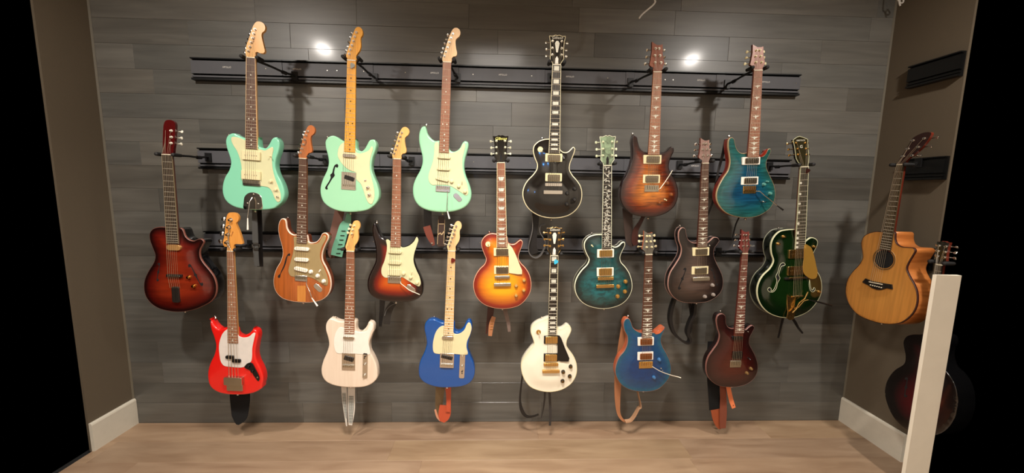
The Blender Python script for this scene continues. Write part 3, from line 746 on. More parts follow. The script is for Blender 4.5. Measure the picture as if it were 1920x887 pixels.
g.knob((468, 480), CHROME, .005, .008, 'toggle_switch'); g.knob((490, 540), CHROME, .0085, .013); g.knob((502, 600), CHROME, .0085, .013)
g.neck(MAPLE_Y, MAPLE_Y, 'dot', 21, inm=DARK_FILL)
g.head('tele', (670, 50.5), MAPLE_Y, pegm=CHROME)
g.strings(g.B((328, 525)), .052); g.buttons((150, 125)); G2 = g

# 3 ---- seafoam double cutaway
g = Guitar('electric_guitar', 'seafoam green double-cutaway electric guitar with three cream pickups, top row third from left',
  [(322, 148), (290, 150), (260, 130), (238, 95), (225, 50), (207, 28), (183, 33), (162, 70), (155, 140), (166, 210), (183, 280), (183, 340), (163, 400), (130, 460), (108, 520), (105, 590), (122, 650), (162, 700), (230, 732), (320, 746), (420, 744), (500, 725), (560, 690), (592, 640), (598, 580), (580, 510), (552, 440), (540, 380), (546, 310), (566, 240), (575, 190), (562, 160), (538, 152), (517, 170), (500, 205), (475, 230), (442, 240), (418, 228), (410, 180), (400, 150)],
  (750, 230), ((830.8, 117.4), (846.2, 117.4)), ((823.2, 286.3), (841.9, 286.3)), sil=True)
g.body(SEA, r=.009)
g.plate('pickguard', [(318, 162), (300, 162), (288, 185), (286, 240), (275, 320), (252, 390), (238, 440), (243, 490), (268, 518), (310, 518), (400, 520), (430, 532), (480, 562), (530, 595), (550, 607), (567, 590), (560, 520), (535, 450), (520, 380), (520, 300), (533, 240), (543, 195), (535, 170), (520, 185), (500, 222), (462, 245), (425, 250), (408, 243), (402, 225), (360, 220), (325, 200)], MINT)
g.pickup('single', (313, 423, 272, 300), CREAM, pole=CREAM); g.pickup('single', (310, 418, 369, 397), CREAM, pole=CREAM); g.pickup('single', (298, 408, 455, 483), CREAM, rot=-.17, pole=CREAM)
g.bridge6((298, 417, 525, 575), CHROME, y=-.001)
for p in ((432, 488), (490, 528), (542, 572)): g.knob(p, CREAM)
g.switch((516, 485))
cen, w, h = g.rect((435, 525, 605, 640)); g.box('jack_plate', None, CHROME, -.002, .001, r=.012, rot=-.75, exact=(cen, .052, .026))
g.arm([(395, 560), (400, 600), (395, 700), (400, 735), (417, 797)], CHROME, WHITEP, 1, y=-.012)
g.neck(ROSE_R, MAPLE_P, 'dot', 21)
g.head('strat', (851, 52), MAPLE_P, pegm=CHROME, text='Fender', textm=mat('decal_brown', (150, 90, 40), .5), texta=-1.25, texts=.5, textv=.5)
g.strings(g.B((357, 545)), .053); g.buttons((210, 28)); G3 = g

# 4 ---- black custom
IVORY = mat('aged_ivory_binding', (226, 216, 178), .35)
g = Guitar('electric_guitar', 'glossy black single-cutaway electric guitar with ivory binding, top row centre',
  [(305, 45), (260, 50), (215, 70), (182, 105), (175, 150), (190, 210), (209, 260), (204, 300), (173, 345), (130, 390), (100, 440), (87, 500), (97, 560), (130, 620), (180, 663), (250, 695), (330, 707), (410, 702), (480, 680), (540, 632), (575, 570), (584, 500), (572, 440), (540, 390), (502, 345), (480, 300), (485, 250), (505, 200), (521, 155), (525, 127), (510, 113), (490, 130), (465, 153), (435, 158), (408, 142), (393, 110), (385, 48), (345, 42)],
  (960, 250), ((1035.2, 123.8), (1050.6, 123.8)), ((1028.3, 287.9), (1048.3, 287.9)), T=.05, carve=.011)
g.body(BLACKL, r=.002, binding=IVORY)
g.pickup('hb', (275, 415, 170, 238), CREAM, (293, 398, 183, 231), im=NCOV); g.pickup('hb', (275, 412, 333, 400), CREAM, (293, 396, 345, 394), im=NCOV)
g.bar((270, 412, 415, 440), CHROME, 'bridge', -.0125); g.bar((258, 415, 475, 505), CHROME, 'tailpiece', -.0125, .012)
for p in ((520, 462), (455, 500), (517, 552), (453, 590)): g.knob(p, BLACKP, .0115, .013, capm=BLACKL)
g.switch((235, 135), WHITEP, CREAM, .0145)
g.neck(EBONY, BLACKL, 'block', 22, bindm=IVORY)
g.head('book', (1042.5, 67.5), BLACKL, pegm=NICKEL, bindm=IVORY, text='Gibson', texts=1.0, textv=.9)
P_ = [g.hf(p) for p in ((-.1, -.42), (.1, -.42), (.28, -.72), (.12, -.8), (-.12, -.8), (-.28, -.72))]
slab('headstock_inlay', P_, g.hy-.0006, g.hy+.0005, PEARL, g.root, step=0); P_ = [g.hf(p) for p in ((-.2, -.04), (.2, -.04), (.2, -.2), (0, -.3), (-.2, -.2))]
slab('truss_rod_cover', P_, g.hy-.0018, g.hy+.0005, WHITEP, g.root, step=0)
g.strings(g.B((341, 428)), .05, (0, g.B((336, 488))[1], -.022), ybr=-.024); g.buttons((262, 50)); G4 = g

# 5 ---- amber tiger burst
BURST = topmat('amber_tiger_burst', [(0, (18, 6, 6)), (.12, (52, 14, 10)), (.4, (112, 44, 16)), (.75, (170, 92, 24)), (1, (190, 112, 30))], 'flame', .5, figscale=1.0)
DKSIDE = mat('dark_burst_side', (34, 10, 10), .25, coat=.8)
g = Guitar('electric_guitar', 'amber to dark brown flamed burst electric guitar with white tremolo arm',
  [(325, 160), (292, 142), (264, 115), (250, 70), (241, 28), (215, 12), (192, 25), (181, 70), (186, 130), (187, 195), (172, 260), (140, 340), (105, 410), (87, 480), (88, 550), (115, 610), (165, 655), (240, 685), (330, 695), (420, 688), (500, 655), (555, 605), (582, 540), (585, 480), (565, 400), (530, 340), (508, 290), (512, 240), (530, 190), (550, 145), (545, 120), (525, 111), (490, 130), (458, 158), (432, 165), (415, 160), (370, 150)],
  (1140, 250), ((1222.7, 137), (1238.5, 137)), ((1213.2, 290.6), (1234.2, 290.6)), carve=.009, sil=True)
g.body(BURST, DKSIDE, r=.004, edge=.12)
g.pickup('hb', (290, 437, 182, 255), CREAM, (312, 420, 193, 245), im=NCOV); g.pickup('hb', (285, 425, 345, 415), CREAM, (303, 410, 355, 407), im=NCOV)
g.bridge6((297, 415, 432, 486), NICKEL, y=-.009)
g.arm([(408, 470), (415, 462), (450, 410), (482, 358), (507, 312)], mat('white_arm', (225, 215, 195), .3, .4), None, y=-.024)
for p in ((487, 415), (520, 510), (418, 575)): g.knob(p, mat('amber_knob', (130, 70, 30), .15, coat=1), .010)
g.switch((465, 550), CREAM)
g.neck(ROSE_L, MAHOG, 'bird', 22, scale=None)
ROSEH = woodmat('rosewood_veneer', (120, 66, 46), (150, 88, 64), .3, .5)
g.head('horn', (1229, 80), MAHOG, ROSEH, pegm=NICKEL)
g.strings(g.B((355, 460)), .052, ybr=-.021); g.buttons((215, 12)); G5 = g

# 6 ---- teal flame
TEAL = topmat('teal_flame_top', [(0, (40, 84, 76)), (.25, (28, 90, 90)), (1, (8, 66, 98))], 'flame', .42, figscale=.9)
NATB = mat('natural_maple_edge', (176, 150, 112), .35)
REDM = woodmat('red_mahogany_side', (110, 30, 20), (140, 44, 28), .3, .6)
g = Guitar('electric_guitar', 'teal blue flamed electric guitar with red-brown sides and white-ringed pickups, top row far right',
  [(345, 165), (305, 162), (275, 132), (260, 85), (250, 45), (228, 34), (207, 50), (201, 110), (211, 180), (216, 240), (200, 310), (160, 370), (122, 440), (104, 500), (108, 560), (140, 620), (190, 665), (260, 692), (340, 703), (430, 695), (500, 665), (555, 620), (588, 555), (595, 490), (580, 420), (548, 350), (523, 290), (520, 240), (540, 190), (558, 148), (552, 128), (533, 133), (515, 165), (490, 190), (465, 193), (440, 185), (425, 160), (385, 150)],
  (1320, 250), ((1410.2, 134), (1425.9, 134)), ((1398.9, 295), (1419.2, 295)), carve=.009)
g.body(TEAL, REDM, r=.003, edge=.1, binding=NATB, bw=.0025)
g.plate('cutaway_scoop', [(440, 178), (466, 180), (492, 160), (512, 138), (530, 130), (520, 160), (500, 185), (470, 198), (445, 192)], REDM, .001, conform=True, lift=.0006)
g.pickup('hb', (308, 455, 198, 262), WHITEP, (330, 440, 208, 252), im=NCOV); g.pickup('hb', (298, 440, 362, 428), WHITEP, (322, 425, 372, 418), im=NCOV)
g.bridge6((315, 420, 438, 500), GOLD, saddle=GOLD, y=-.009)
g.arm([(425, 482), (435, 482), (470, 518), (510, 552), (560, 598), (607, 635)], CHROME, BLACKP, 1, y=-.024)
for p, r in (((488, 425), .0095), ((520, 402), .006), ((543, 500), .0095)): g.knob(p, mat('teal_knob', (90, 150, 140), .12, coat=1), r)
g.switch((480, 567), CHROME)
g.neck(ROSE_R, REDM, 'bird', 22)
g.head('horn', (1416, 85), MAHOG, woodmat('pink_rosewood_veneer', (158, 112, 98), (180, 132, 116), .3, .5), pegm=CREAM)
g.strings(g.B((366, 470)), .052, ybr=-.021); g.buttons((228, 34)); G6 = g

# 7 ---- red-brown archtop at the left
ARCH = topmat('red_archtop_burst', [(0, (10, 4, 4)), (.1, (36, 8, 6)), (.3, (88, 17, 10)), (1, (134, 42, 18))], 'flame', .22, figscale=.5)
g = Guitar('electric_guitar', 'reddish brown hollow archtop guitar with black burst rim, hanging furthest left',
  [(255, 82), (228, 73), (170, 70), (120, 85), (92, 120), (92, 175), (118, 250), (138, 310), (125, 365), (85, 430), (52, 500), (43, 560), (55, 640), (95, 700), (160, 745), (250, 770), (350, 776), (450, 760), (540, 725), (600, 690), (638, 640), (649, 570), (630, 490), (590, 430), (540, 370), (512, 320), (510, 262), (530, 222), (542, 192), (522, 170), (492, 172), (460, 186), (425, 178), (390, 150), (360, 84), (305, 78)],
  (260, 410), ((309.7, 290.9), (328, 290.9)), ((319, 456.2), (340, 456.2)), T=.062, carve=.012)
g.body(ARCH, BLACKL, r=.003, edge=.12, binding=mat('dull_rose_binding', (120, 72, 60), .4), bw=.002)
for a, b, f in (((180, 372), (166, 512), 1), ((440, 378), (535, 552), 1)): g.fhole(fcurve(a, b, 7, f), DARK_FILL)
g.pickup('single', (255, 370, 214, 260), mat('gold_foil_pickup', (200, 150, 90), .35, .4), pole=None)
g.box('bridge', (258, 385, 458, 480), EBONY, -.022, -.009, r=.002); g.box('bridge_bar', (272, 372, 466, 474), CHROME, -.024, -.02, r=.001)
g.box('tailpiece', (300, 360, 560, 690), EBONY, -.018, -.008, r=.008)
for p in ((438, 482), (480, 555)): g.knob(p, mat('brass_knob', (220, 160, 80), .2, 1), .0105)
g.neck(woodmat('dusty_ebony', (44, 36, 28), (66, 54, 42), .5), MAHOG, None, 21, bindm=mat('dull_cream_binding', (130, 116, 90), .4))
REDH = mat('deep_red_lacquer', (78, 14, 14), .2, coat=.8)
g.head('arch', (327, 226), REDH, pegm=mat('pearl_button', (226, 222, 205), .3), nopeg=(0, 1, 2))
g.strings(g.B((322, 470)), .05, (0, g.B((325, 570))[1], -.019), ybr=-.027); g.buttons((225, 73)); G7 = g

# 8 ---- walnut double cutaway with f hole
WALN = topmat('walnut_stained_top', [(0, (158, 82, 30)), (1, (170, 90, 36))], 'grain', .2)
g = Guitar('electric_guitar', 'orange-brown wooden double-cutaway electric guitar with thin white binding and gold pickguard',
  [(300, 178), (265, 178), (236, 160), (213, 120), (206, 70), (195, 48), (170, 45), (150, 70), (140, 130), (150, 200), (170, 270), (177, 340), (160, 400), (125, 460), (103, 530), (102, 600), (125, 660), (170, 705), (240, 730), (330, 742), (430, 740), (510, 717), (560, 670), (580, 600), (572, 530), (540, 450), (510, 390), (508, 330), (533, 260), (557, 210), (555, 180), (530, 162), (506, 170), (488, 205), (460, 235), (425, 245), (396, 238), (385, 190), (375, 178)],
  (490, 400), ((561.7, 297.8), (576, 297.8)), ((557.6, 456.3), (575.6, 456.3)), )
g.body(WALN, woodmat('walnut_side', (96, 42, 20), (122, 58, 28), .35, .5), r=.003, binding=mat('pinkish_white_binding', (232, 206, 184), .35), bw=.0028)
g.plate('centre_strip', [(300, 603), (300, 732), (333, 736), (368, 735), (370, 603)], woodmat('light_centre_wood', (186, 116, 46), (206, 136, 60), .3, .7), .0006, conform=True, lift=.0002, sm=False)
g.plate('pickguard', [(298, 200), (272, 196), (274, 260), (260, 350), (236, 430), (226, 480), (242, 518), (275, 528), (385, 528), (440, 545), (500, 582), (545, 602), (557, 570), (545, 510), (515, 440), (492, 380), (490, 330), (508, 270), (535, 220), (538, 192), (520, 182), (503, 202), (480, 240), (440, 256), (400, 252), (388, 235), (340, 225)], mat('pale_gold_guard', (172, 150, 106), .35, .3))
g.pickup('single', (282, 404, 280, 308), WHITEP, pole=CREAM); g.pickup('single', (282, 399, 369, 398), WHITEP, pole=CREAM); g.pickup('single', (280, 392, 450, 480), WHITEP, rot=-.17, pole=CREAM)
g.bridge6((283, 385, 517, 563), CHROME, y=-.001)
for p in ((415, 485), (472, 518), (522, 563)): g.knob(p, WHITEP, .0115)
g.switch((492, 472), WHITEP)
g.box('jack_plate', None, CHROME, -.002, .001, r=.012, rot=-.75, exact=(g.B((472, 620)), .052, .026))
g.arm([(383, 560), (390, 580), (425, 650), (442, 692), (492, 757)], CHROME, WHITEP, 1, y=-.016)
g.fhole([(237, 333), (240, 348), (232, 355), (222, 352), (214, 375), (206, 410), (196, 440), (176, 478), (160, 510), (157, 530), (148, 538), (138, 530), (142, 515), (153, 508), (170, 470), (186, 435), (196, 400), (206, 365), (222, 340)], DARK_FILL)
g.neck(ROSE, ROAST, 'dot', 21)
g.head('strat', (584, 235), ROAST, pegm=CHROME, text='Fender', textm=mat('decal_dark', (80, 40, 20), .5), texta=-1.25, texts=.5, textv=.45)
g.strings(g.B((334, 540)), .053); g.buttons((195, 48)); G8 = g

# 9 ---- three tone sunburst
SUN = topmat('three_tone_sunburst', [(0, (14, 5, 6)), (.22, (30, 8, 8)), (.4, (112, 22, 10)), (.62, (176, 66, 14)), (1, (206, 112, 28))], None, rough=.2)
g = Guitar('electric_guitar', 'black-edged red and orange sunburst double-cutaway electric guitar with pale mint pickguard',
  [(275, 120), (240, 116), (210, 92), (188, 45), (172, 0), (155, -22), (138, -8), (123, 20), (122, 80), (138, 150), (152, 230), (148, 310), (120, 375), (90, 440), (80, 510), (95, 570), (140, 615), (210, 640), (300, 650), (400, 652), (470, 640), (522, 608), (550, 560), (556, 490), (532, 420), (497, 350), (477, 290), (480, 230), (500, 170), (514, 120), (505, 97), (490, 97), (470, 130), (440, 165), (400, 185), (368, 180), (360, 130)],
  (670, 420), ((737.3, 298.5), (752.1, 298.5)), ((732.6, 462.8), (751.6, 462.8)), sil=True)
g.body(SUN, BLACKL, r=.009, edge=.13)
g.plate('pickguard', [(276, 145), (254, 128), (240, 133), (247, 180), (243, 235), (225, 310), (202, 370), (205, 420), (230, 445), (262, 446), (365, 440), (420, 470), (480, 505), (513, 519), (527, 500), (518, 440), (490, 380), (468, 310), (473, 250), (495, 180), (508, 130), (495, 108), (472, 145), (432, 180), (392, 194), (368, 192), (355, 175), (300, 170)], MINT)
g.pickup('single', (262, 372, 215, 243), CREAM, pole=CREAM); g.pickup('single', (260, 368, 304, 333), CREAM, pole=CREAM); g.box('pickup', (258, 362, 375, 425), CREAM, -.0105, .001, r=.003)
g.bridge6((255, 366, 436, 492), CHROME, y=-.001)
for p in ((388, 410), (447, 440), (500, 485)): g.knob(p, CREAM)
g.switch((455, 395))
g.box('jack_plate', None, CHROME, -.002, .001, r=.012, rot=-.65, exact=(g.B((447, 538)), .056, .026))
g.arm([(362, 480), (370, 488), (405, 512), (440, 538), (485, 555), (532, 573)], mat('white_arm', (225, 215, 195), .3, .4), None, y=-.016)
g.neck(ROSE_R, MAPLE, 'dot', 22)
g.head('strat', (757, 238), MAPLE, pegm=NICKEL)
g.strings(g.B((312, 460)), .052); g.buttons((155, -22)); G9 = g

# 10 ---- cherry sunburst single cut
CHSUN = topmat('cherry_sunburst', [(0, (96, 18, 10)), (.2, (140, 36, 12)), (.5, (206, 110, 14)), (1, (234, 158, 20))], 'flame', .1, figscale=.5)
PINKB = mat('rosy_cream_binding', (218, 158, 128), .35)
g = Guitar('electric_guitar', 'cherry and golden yellow sunburst single-cutaway electric guitar with cream pickguard',
  [(318, 38), (270, 35), (222, 55), (192, 95), (190, 140), (210, 200), (228, 250), (215, 290), (175, 330), (140, 385), (122, 450), (130, 520), (160, 580), (210, 625), (280, 652), (360, 662), (440, 655), (510, 630), (562, 580), (596, 520), (604, 450), (590, 380), (555, 320), (517, 280), (497, 240), (507, 190), (526, 140), (532, 105), (516, 88), (495, 100), (470, 120), (440, 125), (412, 112), (402, 60), (360, 35)],
  (860, 430), ((932.1, 305.9), (946.5, 305.9)), ((931.7, 462.7), (950.1, 462.7)), T=.05, carve=.011)
g.body(CHSUN, REDM, r=.002, binding=PINKB, edge=.09, bw=.003)
g.plate('pickguard', [(408, 110), (445, 150), (475, 210), (502, 280), (526, 335), (526, 368), (490, 370), (440, 362), (418, 358), (416, 215), (405, 150)], CREAM, y=-.0145, sm=False)
g.pickup('hb', (292, 418, 152, 218), CREAM, (312, 412, 158, 212), im=NCOV); g.pickup('hb', (295, 415, 300, 368), CREAM, (312, 412, 308, 362), im=NCOV)
g.bar((300, 425, 380, 402), NICKEL, 'bridge', -.0125); g.bar((293, 435, 440, 465), CHROME, 'tailpiece', -.0125, .012)
for p in ((542, 420), (477, 462), (540, 503), (477, 543)): g.knob(p, mat('gold_speed_knob', (196, 130, 40), .15, coat=1), .0115, .013, capm=mat('reflector_cap', (240, 215, 150), .25, .7))
g.switch((245, 123), mat('amber_tip', (200, 150, 70), .3), CREAM, .0145)
g.neck(ROSE_R, REDM, 'trap', 22, bindm=CREAM)
g.head('book', (940, 254), MAHOG, BLACKL, pegm=mat('aged_pearl_button', (205, 205, 180), .35), text='Gibson', textm=mat('yellow_gold_script', (236, 232, 120), .4), texts=1.15, textv=.87)
P_ = [g.hf(p) for p in ((-.18, -.04), (.18, -.04), (.18, -.22), (0, -.33), (-.18, -.22))]
slab('truss_rod_cover', P_, g.hy-.0018, g.hy+.0005, BLACKP, g.root, step=0)
g.strings(g.B((362, 392)), .05, (0, g.B((362, 452))[1], -.022), ybr=-.024); g.buttons((262, 36)); G10 = g

# 11 ---- teal quilt single cut
TQ = topmat('teal_quilt_top', [(0, (4, 14, 12)), (.15, (6, 30, 30)), (.45, (10, 66, 66)), (1, (16, 88, 92))], 'quilt', .5)
CRB = mat('bright_cream_binding', (222, 224, 196), .35)
g = Guitar('electric_guitar', 'dark teal quilted single-cutaway electric guitar with cream binding and gold hardware',
  [(342, 42), (290, 45), (237, 65), (205, 105), (201, 150), (222, 210), (241, 250), (227, 290), (180, 340), (140, 400), (122, 460), (130, 530), (165, 590), (217, 630), (290, 655), (370, 662), (450, 650), (520, 620), (570, 570), (600, 500), (600, 440), (580, 370), (542, 310), (507, 270), (501, 230), (520, 180), (542, 130), (536, 106), (517, 108), (490, 135), (460, 147), (432, 137), (420, 105), (412, 45), (375, 40)],
  (1050, 430), ((1129.7, 311.3), (1144.9, 311.3)), ((1127.3, 465.6), (1144.6, 465.6)), T=.05, carve=.011)
g.body(TQ, BLACKL, r=.002, binding=CRB, edge=.09, bw=.0035, backbind=mat('dull_back_binding', (130, 128, 110), .4))
g.pickup('hb', (305, 443, 162, 232), WHITEP, (322, 428, 170, 222), im=GOLD, pole=None); g.pickup('hb', (302, 440, 315, 385), WHITEP, (318, 425, 320, 377), im=GOLD, pole=None)
g.bar((305, 437, 390, 415), GOLD, 'bridge', -.0125); g.bar((293, 440, 452, 478), GOLD, 'tailpiece', -.0125, .012)
for p in ((542, 432), (478, 470), (537, 515), (474, 553)): g.knob(p, mat('gold_knob', (206, 160, 84), .3, .8), .0115, .013)
g.switch((262, 132), CREAM)
g.neck(EBONY, MAHOG, 'vine', 22, bindm=CRB)
g.head('book', (1134, 254.5), BLACKL, topmat('abalone_face', [(0, (120, 140, 110)), (1, (150, 175, 155))], 'quilt', .6), pegm=mat('green_cream_button', (214, 220, 184), .35), bindm=CRB)
P_ = [g.hf(p) for p in ((-.16, -.04), (.16, -.04), (.16, -.22), (0, -.33), (-.16, -.22))]
slab('truss_rod_cover', P_, g.hy-.0018, g.hy+.0005, BLACKP, g.root, step=0)
g.strings(g.B((371, 403)), .05, (0, g.B((367, 465))[1], -.022), ybr=-.024); g.buttons((280, 45)); G11 = g

# 12 ---- grey black semi-hollow
GB = topmat('grey_black_burst', [(0, (10, 7, 7)), (.18, (26, 18, 17)), (.6, (60, 46, 40)), (1, (78, 60, 52))], 'flame', .25)
g = Guitar('electric_guitar', 'charcoal brown burst semi-hollow electric guitar with double pink-cream edge lines',
  [(335, 247), (300, 242), (266, 215), (251, 165), (242, 128), (218, 119), (192, 148), (190, 220), (212, 290), (204, 350), (165, 420), (121, 490), (102, 560), (106, 630), (140, 690), (190, 728), (260, 745), (350, 746), (430, 735), (490, 705), (537, 660), (558, 600), (555, 530), (532, 470), (502, 410), (482, 350), (487, 290), (512, 255), (527, 228), (515, 205), (482, 200), (452, 225), (425, 245), (375, 235)],
  (1230, 400), ((1313.1, 306.9), (1325.9, 306.9)), ((1305, 462.6), (1323, 462.6)), T=.05, carve=.010)
PKB = mat('pink_cream_binding', (170, 130, 118), .35)
g.body(GB, mat('brown_black_side', (26, 16, 15), .2, coat=.9), r=.003, binding=PKB, bw=.0018, edge=.1, backbind=mat('dim_pink_binding', (120, 92, 84), .4))
g.fhole(fcurve((245, 458), (180, 625), 7, 1), DARK_FILL); g.fhole(fcurve((465, 460), (500, 600), 6, 1), DARK_FILL)
g.pickup('hb', (297, 433, 282, 350), CREAM, (318, 415, 292, 342), im=NCOV, pole=None); g.pickup('hb', (288, 425, 438, 503), CREAM, (312, 410, 448, 497), im=NCOV, pole=None)
g.bar((290, 430, 524, 554), NICKEL, 'bridge', -.0105, .012)
for p in ((460, 593), (402, 690), (473, 675)): g.knob(p, mat('clear_knob', (150, 140, 132), .1, coat=1), .0105)
g.knob((445, 268), CHROME, .005, .006, 'toggle_switch')
g.neck(ROSE, MAHOG, 'bird', 22)
g.head('horn', (1320, 259), MAHOG, woodmat('grey_rose_veneer', (128, 100, 92), (150, 120, 110), .3, .5), pegm=CHROME)
g.strings(g.B((360, 535)), .05, ybr=-.024); g.buttons((218, 119)); G12 = g

# 13 ---- green hollow body
GRN = topmat('cadillac_green', [(0, (6, 18, 6)), (1, (14, 36, 10))], None, rough=.15, coat=1)
g = Guitar('electric_guitar', 'dark green hollow-body guitar with white binding, gold pickguard and gold vibrato',
  [(427, 88), (380, 91), (320, 105), (272, 150), (247, 210), (250, 290), (267, 350), (240, 410), (180, 470), (145, 530), (130, 600), (140, 670), (170, 730), (220, 780), (280, 810), (350, 825), (430, 825), (500, 805), (570, 765), (627, 700), (661, 640), (672, 570), (660, 490), (622, 420), (597, 370), (590, 320), (610, 270), (634, 220), (635, 185), (612, 162), (577, 158), (545, 178), (520, 200), (512, 120), (470, 90)],
  (1390, 410), ((1496.4, 313.7), (1511.3, 313.7)), ((1486.9, 466.3), (1504.9, 466.3)), T=.068, carve=.010)
WB = mat('warm_white_binding', (200, 200, 164), .35)
g.body(GRN, mat('black_green_side', (8, 16, 8), .15, coat=1), r=.002, binding=WB, bw=.0035, edge=.1, backbind=mat('grey_white_binding', (130, 132, 112), .4))
g.fhole([(345, 388), (355, 380), (345, 366), (325, 372), (310, 400), (298, 440), (278, 480), (284, 510), (274, 550), (255, 590), (235, 600), (238, 580), (222, 570), (210, 588), (225, 606), (252, 606), (278, 578), (290, 530), (310, 492), (302, 470), (312, 430), (326, 395)], DARK_FILL, bindm=WB)
g.fhole([(556, 505), (560, 545), (568, 580), (582, 592), (596, 570), (607, 582), (598, 602), (578, 606), (560, 590), (551, 550)], DARK_FILL, bindm=WB)
g.plate('pickguard', [(508, 210), (540, 222), (562, 240), (585, 310), (600, 380), (612, 440), (600, 488), (562, 496), (522, 475), (500, 450), (490, 390), (500, 320)], mat('gold_acrylic', (186, 142, 62), .25, .5), y=-.016)
for R in ((380, 505, 255, 325), (370, 500, 393, 465)): g.pickup('soap', R, GOLD, pole=CHROME)
g.box('bridge', (345, 530, 482, 498), EBONY, -.018, -.008, r=.002); g.box('bridge_bar', (375, 500, 478, 488), GOLD, -.024, -.018, r=.001)
g.plate('vibrato_tailpiece', [(368, 632), (365, 700), (372, 770), (362, 822), (385, 838), (420, 832), (432, 770), (430, 700), (440, 640), (405, 650)], GOLD, .004, y=-.010, sm=False)
cen, w, h = g.rect((370, 500, 626, 646)); b = MB(); b.tube([(cen[0]-.03, -.024, cen[1]), (cen[0]+.032, -.024, cen[1]+.001)], .0045, 10); b.build('vibrato_roller', GOLD, g.root)
b = MB(); q = [g.B(p) for p in ((395, 770), (430, 735), (450, 690), (495, 655), (520, 600))]; b.tube([(p[0], -.026, p[1]) for p in q], .0032, 8); b.build('vibrato_spring', GOLD, g.root)
g.arm([(415, 735), (430, 720), (470, 665), (500, 655), (580, 672), (680, 700)], GOLD, BLACKP, 2, y=-.034)
for p in ((345, 148), (300, 208), (600, 232), (640, 607)): g.knob(p, GOLD, .009, .012)
g.neck(woodmat('green_grey_ebony', (34, 32, 24), (50, 46, 34), .5), MAHOG, 'thumb', 21, bindm=WB)
g.head('gretsch', (1493, 256), BLACKL, mat('olive_black_face', (44, 40, 22), .25, coat=.6), pegm=GOLD, bindm=WB, text='GRETSCH', textm=PEARL, texts=.55, textv=.86, textx=-.6)
t_ = link('lettering', text_mesh('G', .022, .0006), None, g.root); t_.location = (g.nx-.5*g.nw, g.hy-.0006, g.nz+(g.P[:, 1].max()*0+.66*(g.L(1493, 256)[1]-g.nz))); t_.data.materials.append(PEARL)
g.strings(g.B((440, 485)), .045, (0, g.B((432, 636))[1], -.029), ybr=-.027); g.buttons((350, 95)); G13 = g

# 14 ---- red short scale bass
g = Guitar('bass_guitar', 'bright red electric bass with white pearl pickguard and chrome bridge cover, lower row far left',
  [(300, 190), (265, 192), (230, 165), (195, 120), (165, 115), (148, 150), (155, 210), (180, 280), (195, 350), (183, 420), (150, 490), (130, 560), (130, 630), (150, 690), (200, 730), (270, 752), (360, 758), (450, 755), (530, 735), (590, 692), (620, 635), (622, 570), (602, 510), (572, 450), (560, 390), (570, 310), (582, 250), (572, 208), (545, 190), (515, 195), (495, 222), (468, 248), (435, 250), (402, 228), (390, 190), (350, 185)],
  (360, 570), ((426.8, 471.1), (439, 471.1)), ((428.1, 642.6), (447.4, 642.6)), sil=True)
g.body(RED, r=.008)
PEARLG = mat('white_pearloid', (222, 214, 206), .25, var=.12, scale=25)
g.plate('pickguard', [(300, 210), (262, 238), (237, 290), (226, 350), (230, 420), (242, 480), (268, 513), (320, 522), (430, 525), (458, 498), (490, 482), (500, 440), (502, 370), (518, 290), (527, 242), (512, 240), (480, 268), (445, 278), (410, 275), (388, 262), (380, 240), (340, 230)], PEARLG)
for R in ((288, 356, 426, 452), (340, 412, 455, 482)): g.box('pickup', R, BLACKP, -.010, .001, r=.006)
g.box('bridge_cover', (287, 435, 598, 662), NICKEL, -.022, .001, r=.006); g.box('bridge_plate', (296, 428, 655, 718), NICKEL, -.008, .001, r=.004)
g.plate('control_plate', [(440, 525), (465, 492), (500, 488), (530, 535), (558, 590), (566, 620), (555, 640), (522, 602), (492, 555)], BLACKP, lift=-.0022)
for p in ((478, 515), (510, 555)): g.knob(p, BLACKP, .009, .014)
g.knob((548, 608), NICKEL, .006, .006, 'jack_socket')
g.neck(ROSE_L, MAPLE, 'dot', 19, ns=4)
g.head('bass', (440, 398.5), woodmat('honey_maple', (206, 134, 58), (226, 158, 78), .35, .4), pegm=CHROME, text='Fender', textm=mat('decal_brown', (150, 90, 40), .5), texta=-1.2, texts=.7, textv=.45)
g.strings(g.B((362, 665)), .05, n=4, r=.0011); g.buttons((180, 115)); G14 = g

# 15 ---- white blonde single cut
g = Guitar('electric_guitar', 'cream white single-cutaway electric guitar with white pickguard, lower row second from left',
  [(298, 128), (260, 124), (212, 105), (172, 120), (140, 160), (135, 215), (153, 280), (161, 340), (145, 400), (115, 470), (98, 540), (105, 600), (135, 645), (190, 675), (270, 692), (370, 697), (450, 692), (512, 670), (560, 625), (583, 560), (576, 490), (547, 420), (521, 370), (516, 310), (535, 240), (554, 190), (550, 152), (525, 133), (497, 145), (477, 185), (452, 213), (425, 216), (408, 195), (402, 122), (350, 120)],
  (580, 570), ((650.2, 471.3), (664.6, 471.3)), ((646.9, 625.2), (664.7, 625.2)), sil=True)
g.body(BLONDE)
g.plate('pickguard', [(298, 205), (255, 195), (222, 235), (206, 300), (210, 365), (228, 405), (262, 413), (385, 414), (500, 420), (508, 412), (502, 370), (492, 320), (508, 250), (530, 195), (522, 165), (500, 178), (480, 220), (450, 234), (412, 234), (378, 225), (330, 225)], mat('bright_white_guard', (238, 232, 220), .3))
g.pickup('single', (286, 379, 266, 290), CHROME, pole=None)
g.box('bridge_plate', (272, 382, 408, 550), CHROME, -.003, .001, r=.002); g.box('bridge_pickup', (292, 372, 435, 470), HBK, -.008, -.002, r=.004, rot=-.25); g.bridge6((278, 376, 500, 535), CHROME, y=-.004, name='saddle_plate')
g.box('control_plate', (444, 485, 408, 620), CHROME, -.0022, .001, r=.008)
for p in ((465, 500), (462, 590)): g.knob(p, CHROME, .0085, .014)
g.switch((464, 435), BLACKP)
g.neck(ROSE_R, MAPLE, 'dot', 21)
